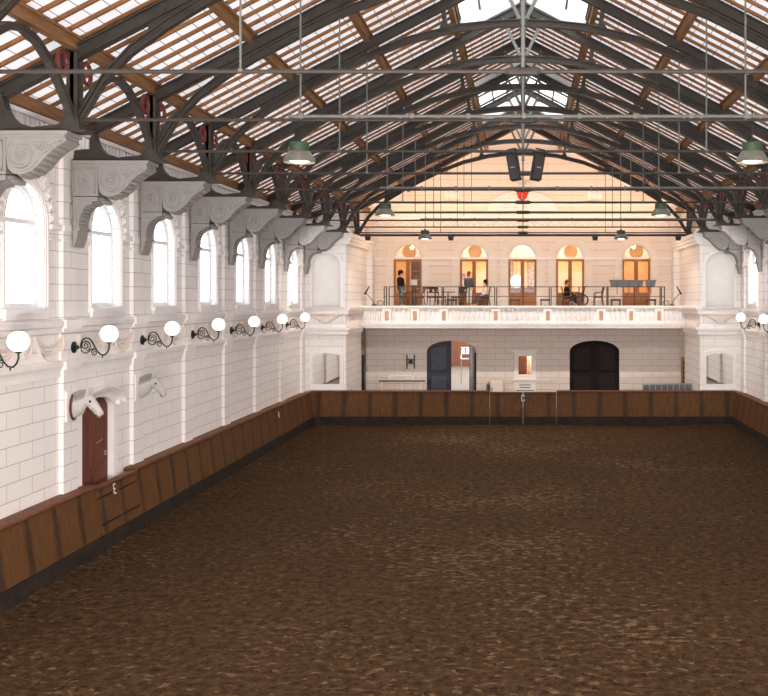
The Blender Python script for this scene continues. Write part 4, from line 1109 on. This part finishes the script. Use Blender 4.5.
def person(loc, rz, label, top, legs, hair, sit=False, arm=.35):
    """local: faces -Y, z up, 1.76 m tall standing"""
    t = thing('person', loc, label, 'person', None, rz)
    hip = .95 if not sit else .52
    V = [(0,0,hip),(0,.01,hip+.18),(0,.02,hip+.36),(0,.01,hip+.5),(0,0,hip+.58),(0,-.02,hip+.68),(0,-.03,hip+.78)]
    R = [(.15,.11),(.14,.105),(.165,.115),(.13,.09),(.055,.055),(.085,.095),(.06,.07)]
    E = [(i,i+1) for i in range(6)]
    for s in (-1, 1):
        k = len(V)
        V += [(s*.19,.02,hip+.46),(s*.23,.03,hip+.2),(s*.21,-arm*.45,hip+.03),(s*.19,-arm*.62,hip+.01)]; R += [.06,.047,.038,.03]
        E += [(3,k),(k,k+1),(k+1,k+2),(k+2,k+3)]
        for f in range(5):   # hand
            h0 = len(V); sp = (f-2)*.016
            V += [(s*.19+sp,-arm*.62-.06,hip+.0),(s*.19+sp*1.2,-arm*.62-.1-(.02 if f == 2 else 0),hip-.02)]; R += [.01,.008]; E += [(k+3,h0),(h0,h0+1)]
        k = len(V)
        if sit: V += [(s*.1,0,hip-.02),(s*.11,-.44,hip),(s*.11,-.46,.09),(s*.11,-.46,.05),(s*.12,-.63,.04)]
        else: V += [(s*.09,0,hip-.08),(s*.1,-.01,.5),(s*.1,.02,.1),(s*.1,.01,.05),(s*.12,-.15,.035)]
        R += [.095,.062,.042,.042,.035]; E += [(0,k),(k,k+1),(k+1,k+2),(k+2,k+3),(k+3,k+4)]
    body = skin_obj('body', V, E, R, M['skin'], t)
    sc_ = 1.16
    idx = [1,2,3] ; V2 = [(0,0,hip-.03),(0,.01,hip+.18),(0,.02,hip+.36),(0,.01,hip+.5)]; R2 = [(.2,.17),(.19,.165),(.2,.17),(.14,.11)]; E2 = [(0,1),(1,2),(2,3)]
    for s in (-1, 1):
        k = len(V2); V2 += [(s*.2,.02,hip+.46),(s*.235,.03,hip+.2),(s*.21,-arm*.43,hip+.04)]; R2 += [.09,.078,.064]; E2 += [(3,k),(k,k+1),(k+1,k+2)]
    skin_obj('jacket', V2, E2, R2, M[top], t)
    V3 = [(0,0,hip)]; R3 = [(.165,.125)]; E3 = []
    for s in (-1, 1):
        k = len(V3)
        if sit: V3 += [(s*.1,0,hip-.02),(s*.11,-.44,hip),(s*.11,-.46,.12)]
        else: V3 += [(s*.09,0,hip-.08),(s*.1,-.01,.5),(s*.1,.02,.1)]
        R3 += [.11,.08,.065]; E3 += [(0,k),(k,k+1),(k+1,k+2)]
    skin_obj('trousers', V3, E3, R3, M[legs], t)
    m = MB(); m.ball((0,.015,hip+.77), .112, 14, 10, (.92,1.02,1.0)); m.ball((0,.07,hip+.68), .085, 12, 8, (1,.7,1.1)); m.build('hair', M[hair], t, smooth=True)
    m = MB(); m.tube([(0,-.115,hip+.73),(0,-.135,hip+.69),(0,-.115,hip+.68)], [.01,.018,.01], 6)
    for s in (-1, 1): m.ball((s*.035,-.105,hip+.735), .012, 8, 6)
    m.build('face_features', M['skin'], t, smooth=True)
    return t
person((XC(401,53.3), 53.3, fz), PI/2, 'standing person in black jacket and pale jeans, facing right, behind left railing', 'cloth_dark', 'denim', 'hair_dark').scale = (1.15, 1.3, 1.03)
person((XC(469,53.6), 53.6, fz), 2.6, 'standing person in grey jacket at second french door, back turned', 'cloth_grey', 'cloth_white', 'hair_red', False, .2)
person((XC(463.5,55.5), 55.5, 5.4), -1.0, 'person in white shirt inside the second french door', 'cloth_white', 'cloth_grey', 'hair_red')
person((XC(485,53.4), 53.4, fz), -PI/2, 'seated person in pale shirt with dark hair, right of second french door', 'cloth_white', 'cloth_grey', 'hair_dark', True)
person((XC(567,54.0), 54.0, fz), PI/2, 'seated person in dark clothes with auburn hair by the fourth french door', 'cloth_dark', 'cloth_dark', 'hair_red', True)
for px, y, rz, lab in ((485, 53.4, -PI/2+PI, 'dark wooden dining chair under the seated person in pale shirt'), (567, 54.0, -PI/2, 'dark wooden dining chair under the seated person in dark clothes')):
    dup(ch, (XC(px, y), y, fz), {-PI/2: PI/2, PI/2: -PI/2}[rz], lab)

# ------------------------------------------------------------------ pendant lamps, conduits, speakers, floodlights
def make_pendant():
    t = thing('pendant_lamp', (0,0,0), 'x', 'pendant lamp', 'green pendant lamps')
    m = MB(); m.tube([(0,0,.42),(0,0,.95)], .012, 6); m.tube([(0,0,.36),(0,0,.44)], .035, 8); m.build('chain', M['steel'], t)
    m = MB(); m.lathe([(0,.37),(.16,.37),(.18,.355),(.18,.205),(0,.205)], 24); m.build('housing', M['green'], t, smooth=True)
    m = MB(); m.lathe([(.17,.215),(.2,.2),(.25,.12),(.275,.07),(.29,.05),(.295,.0),(.28,.0),(.265,.06),(.19,.18),(.15,.2)], 28); m.build('lamp_shade', M['shade'], t, smooth=True)
    m = MB(); m.ball((0,0,.06), .2, 16, 10, (1,1,.35)); m.build('bulb', M['bulb'], t, smooth=True)
    return t
pd = make_pendant()
pl = [(-4.1, YT[1], 'large green pendant lamp hanging at upper left, nearest on the left'), (4.2, YT[1], 'large green pendant lamp hanging at upper right, nearest on the right'),
      (-4.15, YT[4], 'medium green pendant lamp, second nearest on the left'), (4.15, YT[4], 'medium green pendant lamp, second nearest on the right'),
      (-4.1, YT[7], 'small green pendant lamp before balcony arches, farthest on left'), (4.1, YT[7], 'small green pendant lamp before balcony arches, farthest on right')]
LZ = 8.3
for j, (x, y, lab) in enumerate(pl):
    if j == 0: pd.location = (x, y-.1, LZ); pd['label'] = lab
    else: dup(pd, (x, y-.1, LZ), 0, lab)
for k, lab in ((1, 'grey conduit pipe along the tie between the two nearest pendant lamps'), (4, 'grey conduit pipe along the tie between the middle pendant lamps'), (7, 'grey conduit pipe along the tie between the farthest pendant lamps')):
    t = thing('conduit_pipe', (0, YT[k]-.1, 9.15), lab, 'conduit', 'lamp conduits')
    m = MB(); m.tube([(-4.3,0,0),(8.0,0,0)], .03, 8); m.build('pipe', M['iron_light'], t)
    for q in range(9):
        m = MB(); m.box(-4.1+q*1.02, -4.03+q*1.02, -.045, .08, -.045, .045); m.build('clamp', M['iron_light'], t)
for s, lab in ((-1, 'black hanging loudspeaker, left one of the pair'), (1, 'black hanging loudspeaker, right one of the pair')):
    t = thing('loudspeaker', (.06 + s*.31, YT[2]-.05, 9.02), lab, 'loudspeaker', 'hanging loudspeakers')
    t.rotation_euler = (0, s*.17, s*.2)
    m = MB(); m.box(-.11, .11, -.15, .15, -.58, -.02); m.build('cabinet', M['black'], t, bevel=.01)
    m = MB(); m.box(-.09, .09, -.165, -.15, -.55, -.05); m.build('grille', M['steel'], t)
    m = MB(); m.box(-.045, .045, -.172, -.165, -.32, -.3); m.build('badge', M['alu'], t)
    m = MB(); m.tube([(-.1,0,.0),(-.1,0,.12),(.1,0,.12),(.1,0,.0)], .02, 6); m.build('yoke', M['steel'], t)
FL = [(-7.75,-1,'small floodlight at left end of the last tie, lighting the gable'), (-3.6,-1,'small floodlight on the last tie, left of centre'), (3.6,1,'small floodlight on the last tie, right of centre'), (7.75,1,'small floodlight at right end of the last tie, lighting the gable')]
for x, s, lab in FL:
    t = thing('floodlight', (x, 50.95, 8.82), lab, 'floodlight', 'gable floodlights')
    m = MB(); m.box(-.12, .12, -.06, .06, -.1, .1); m.build('housing', M['steel'], t)
    m = MB(); m.box(-.1, .1, .06, .07, -.08, .08); m.build('lens', M['spot'], t)
    m = MB(); m.tube([(-.14,0,0),(-.14,0,.22),(.14,0,.22),(.14,0,0)], .015, 6); m.build('bracket', M['steel'], t)
m = MB()
t = thing('balcony_tie_beam', (0, 50.85, 8.98), 'dark horizontal pipe spanning the hall just above the balcony arches', 'pipe')
m.tube([(-8.2,0,0),(8.2,0,0)], .06, 8); m.build('pipe', M['iron'], t)
for j, (x, y, z1, lab) in enumerate(((-3.0, 46.6, 9.1, 'thin black cable hanging left of the gable lunette, outermost'), (-2.7, 46.65, 9.6, 'thin black cable hanging left of the gable lunette, middle'), (-2.35, 46.6, 10.2, 'thin black cable hanging left of the gable lunette, innermost'))):
    t = thing('hanging_cable', (x, y, z1), lab, 'cable', 'hanging cables')
    m = MB(); m.tube([(0,0,0),(0,0,L(x)-.2-z1)], .012, 5); m.build('cable', M['black'], t)

# ------------------------------------------------------------------ light
def light(name, typ, loc, energy, color=(1,1,1), rot=(0,0,0), **kw):
    l = bpy.data.lights.new(name, typ); l.energy = energy; l.color = color
    for k, v in kw.items(): setattr(l, k, v)
    o = bpy.data.objects.new(name, l); COL.objects.link(o); o.location = loc; o.rotation_euler = rot
    return o
WARM = (1, .72, .44)
for j, x in enumerate((-6.3, -3.9, -1.4, 1.4, 3.9, 6.3)):
    o = light('gable_flood', 'SPOT', (x, 51.1, 8.95), 120, (1, .60, .33), spot_size=math.radians(110), spot_blend=.9, shadow_soft_size=.12)
    o.rotation_euler = Vector((0, 1, 1.2)).to_track_quat('-Z', 'Y').to_euler()
    light('gable_lamp', 'POINT', (x, 51.3, 8.75), 26, (1, .68, .42), shadow_soft_size=.12)
for x in (-6.2, -2.6, 0, 2.6, 6.2):
    light('lounge_lamp', 'POINT', (x+.2, 56.6, 8.6), 80, (1, .78, .52), shadow_soft_size=.25)
light('booth_lamp', 'POINT', (.7, YB+.9, 3.1), 40, (1, .8, .5), shadow_soft_size=.1)
for x, y, lab in pl:
    o = light('pendant_light', 'SPOT', (x, y-.1, LZ-.02), 260, (1, .82, .6), spot_size=math.radians(140), spot_blend=.6, shadow_soft_size=.12)
for x in (-7.0, -4.2, -1.4, 1.4, 4.2, 7.0):
    o = light('tie_flood', 'SPOT', (x, 46.0, 8.85), 270, (1, .87, .74), spot_size=math.radians(60), spot_blend=.6, shadow_soft_size=.06)
    o.rotation_euler = Vector((0, 1, -.92)).to_track_quat('-Z', 'Y').to_euler()
for x in (-9.1, 9.1):  # unseen fill spots, added to brighten the corner piers
    o = light('pier_flood', 'SPOT', (x*.75, 38.9, 8.9), 430, (1, .93, .86), spot_size=math.radians(62), spot_blend=.7, shadow_soft_size=.1)
    o.rotation_euler = (Vector((x, 47.4, 4.6)) - Vector((x*.75, 38.9, 8.9))).to_track_quat('-Z', 'Y').to_euler()
light('gallery_flood', 'POINT', (-1.2, .3, 1.8), 3600, (1, .87, .77), shadow_soft_size=.3)

wd = bpy.data.worlds.new('world'); sc.world = wd; wd.use_nodes = True
bg = wd.node_tree.nodes['Background']; bg.inputs[0].default_value = (.88, .94, 1, 1); bg.inputs[1].default_value = 2.0

# ------------------------------------------------------------------ camera
cam = bpy.data.cameras.new('camera'); co = bpy.data.objects.new('camera', cam); COL.objects.link(co)
co.location = (0, 0, 5.8); co.rotation_euler = (PI/2, 0, 0)
cam.sensor_fit = 'HORIZONTAL'; cam.sensor_width = 36; cam.lens = 36*1020/768
cam.shift_x = (384-523)/768; cam.shift_y = -(348-299)/768
cam.clip_end = 300; cam.clip_start = .05
sc.camera = co
sc.view_settings.view_transform = 'Standard'; sc.view_settings.look = 'None'; sc.view_settings.gamma = 1
sc.view_settings.use_curve_mapping = False; sc.view_settings.exposure = 1.25
sc.cycles.max_bounces = 10; sc.cycles.diffuse_bounces = 6; sc.cycles.transparent_max_bounces = 16
sc.cycles.use_denoising = True
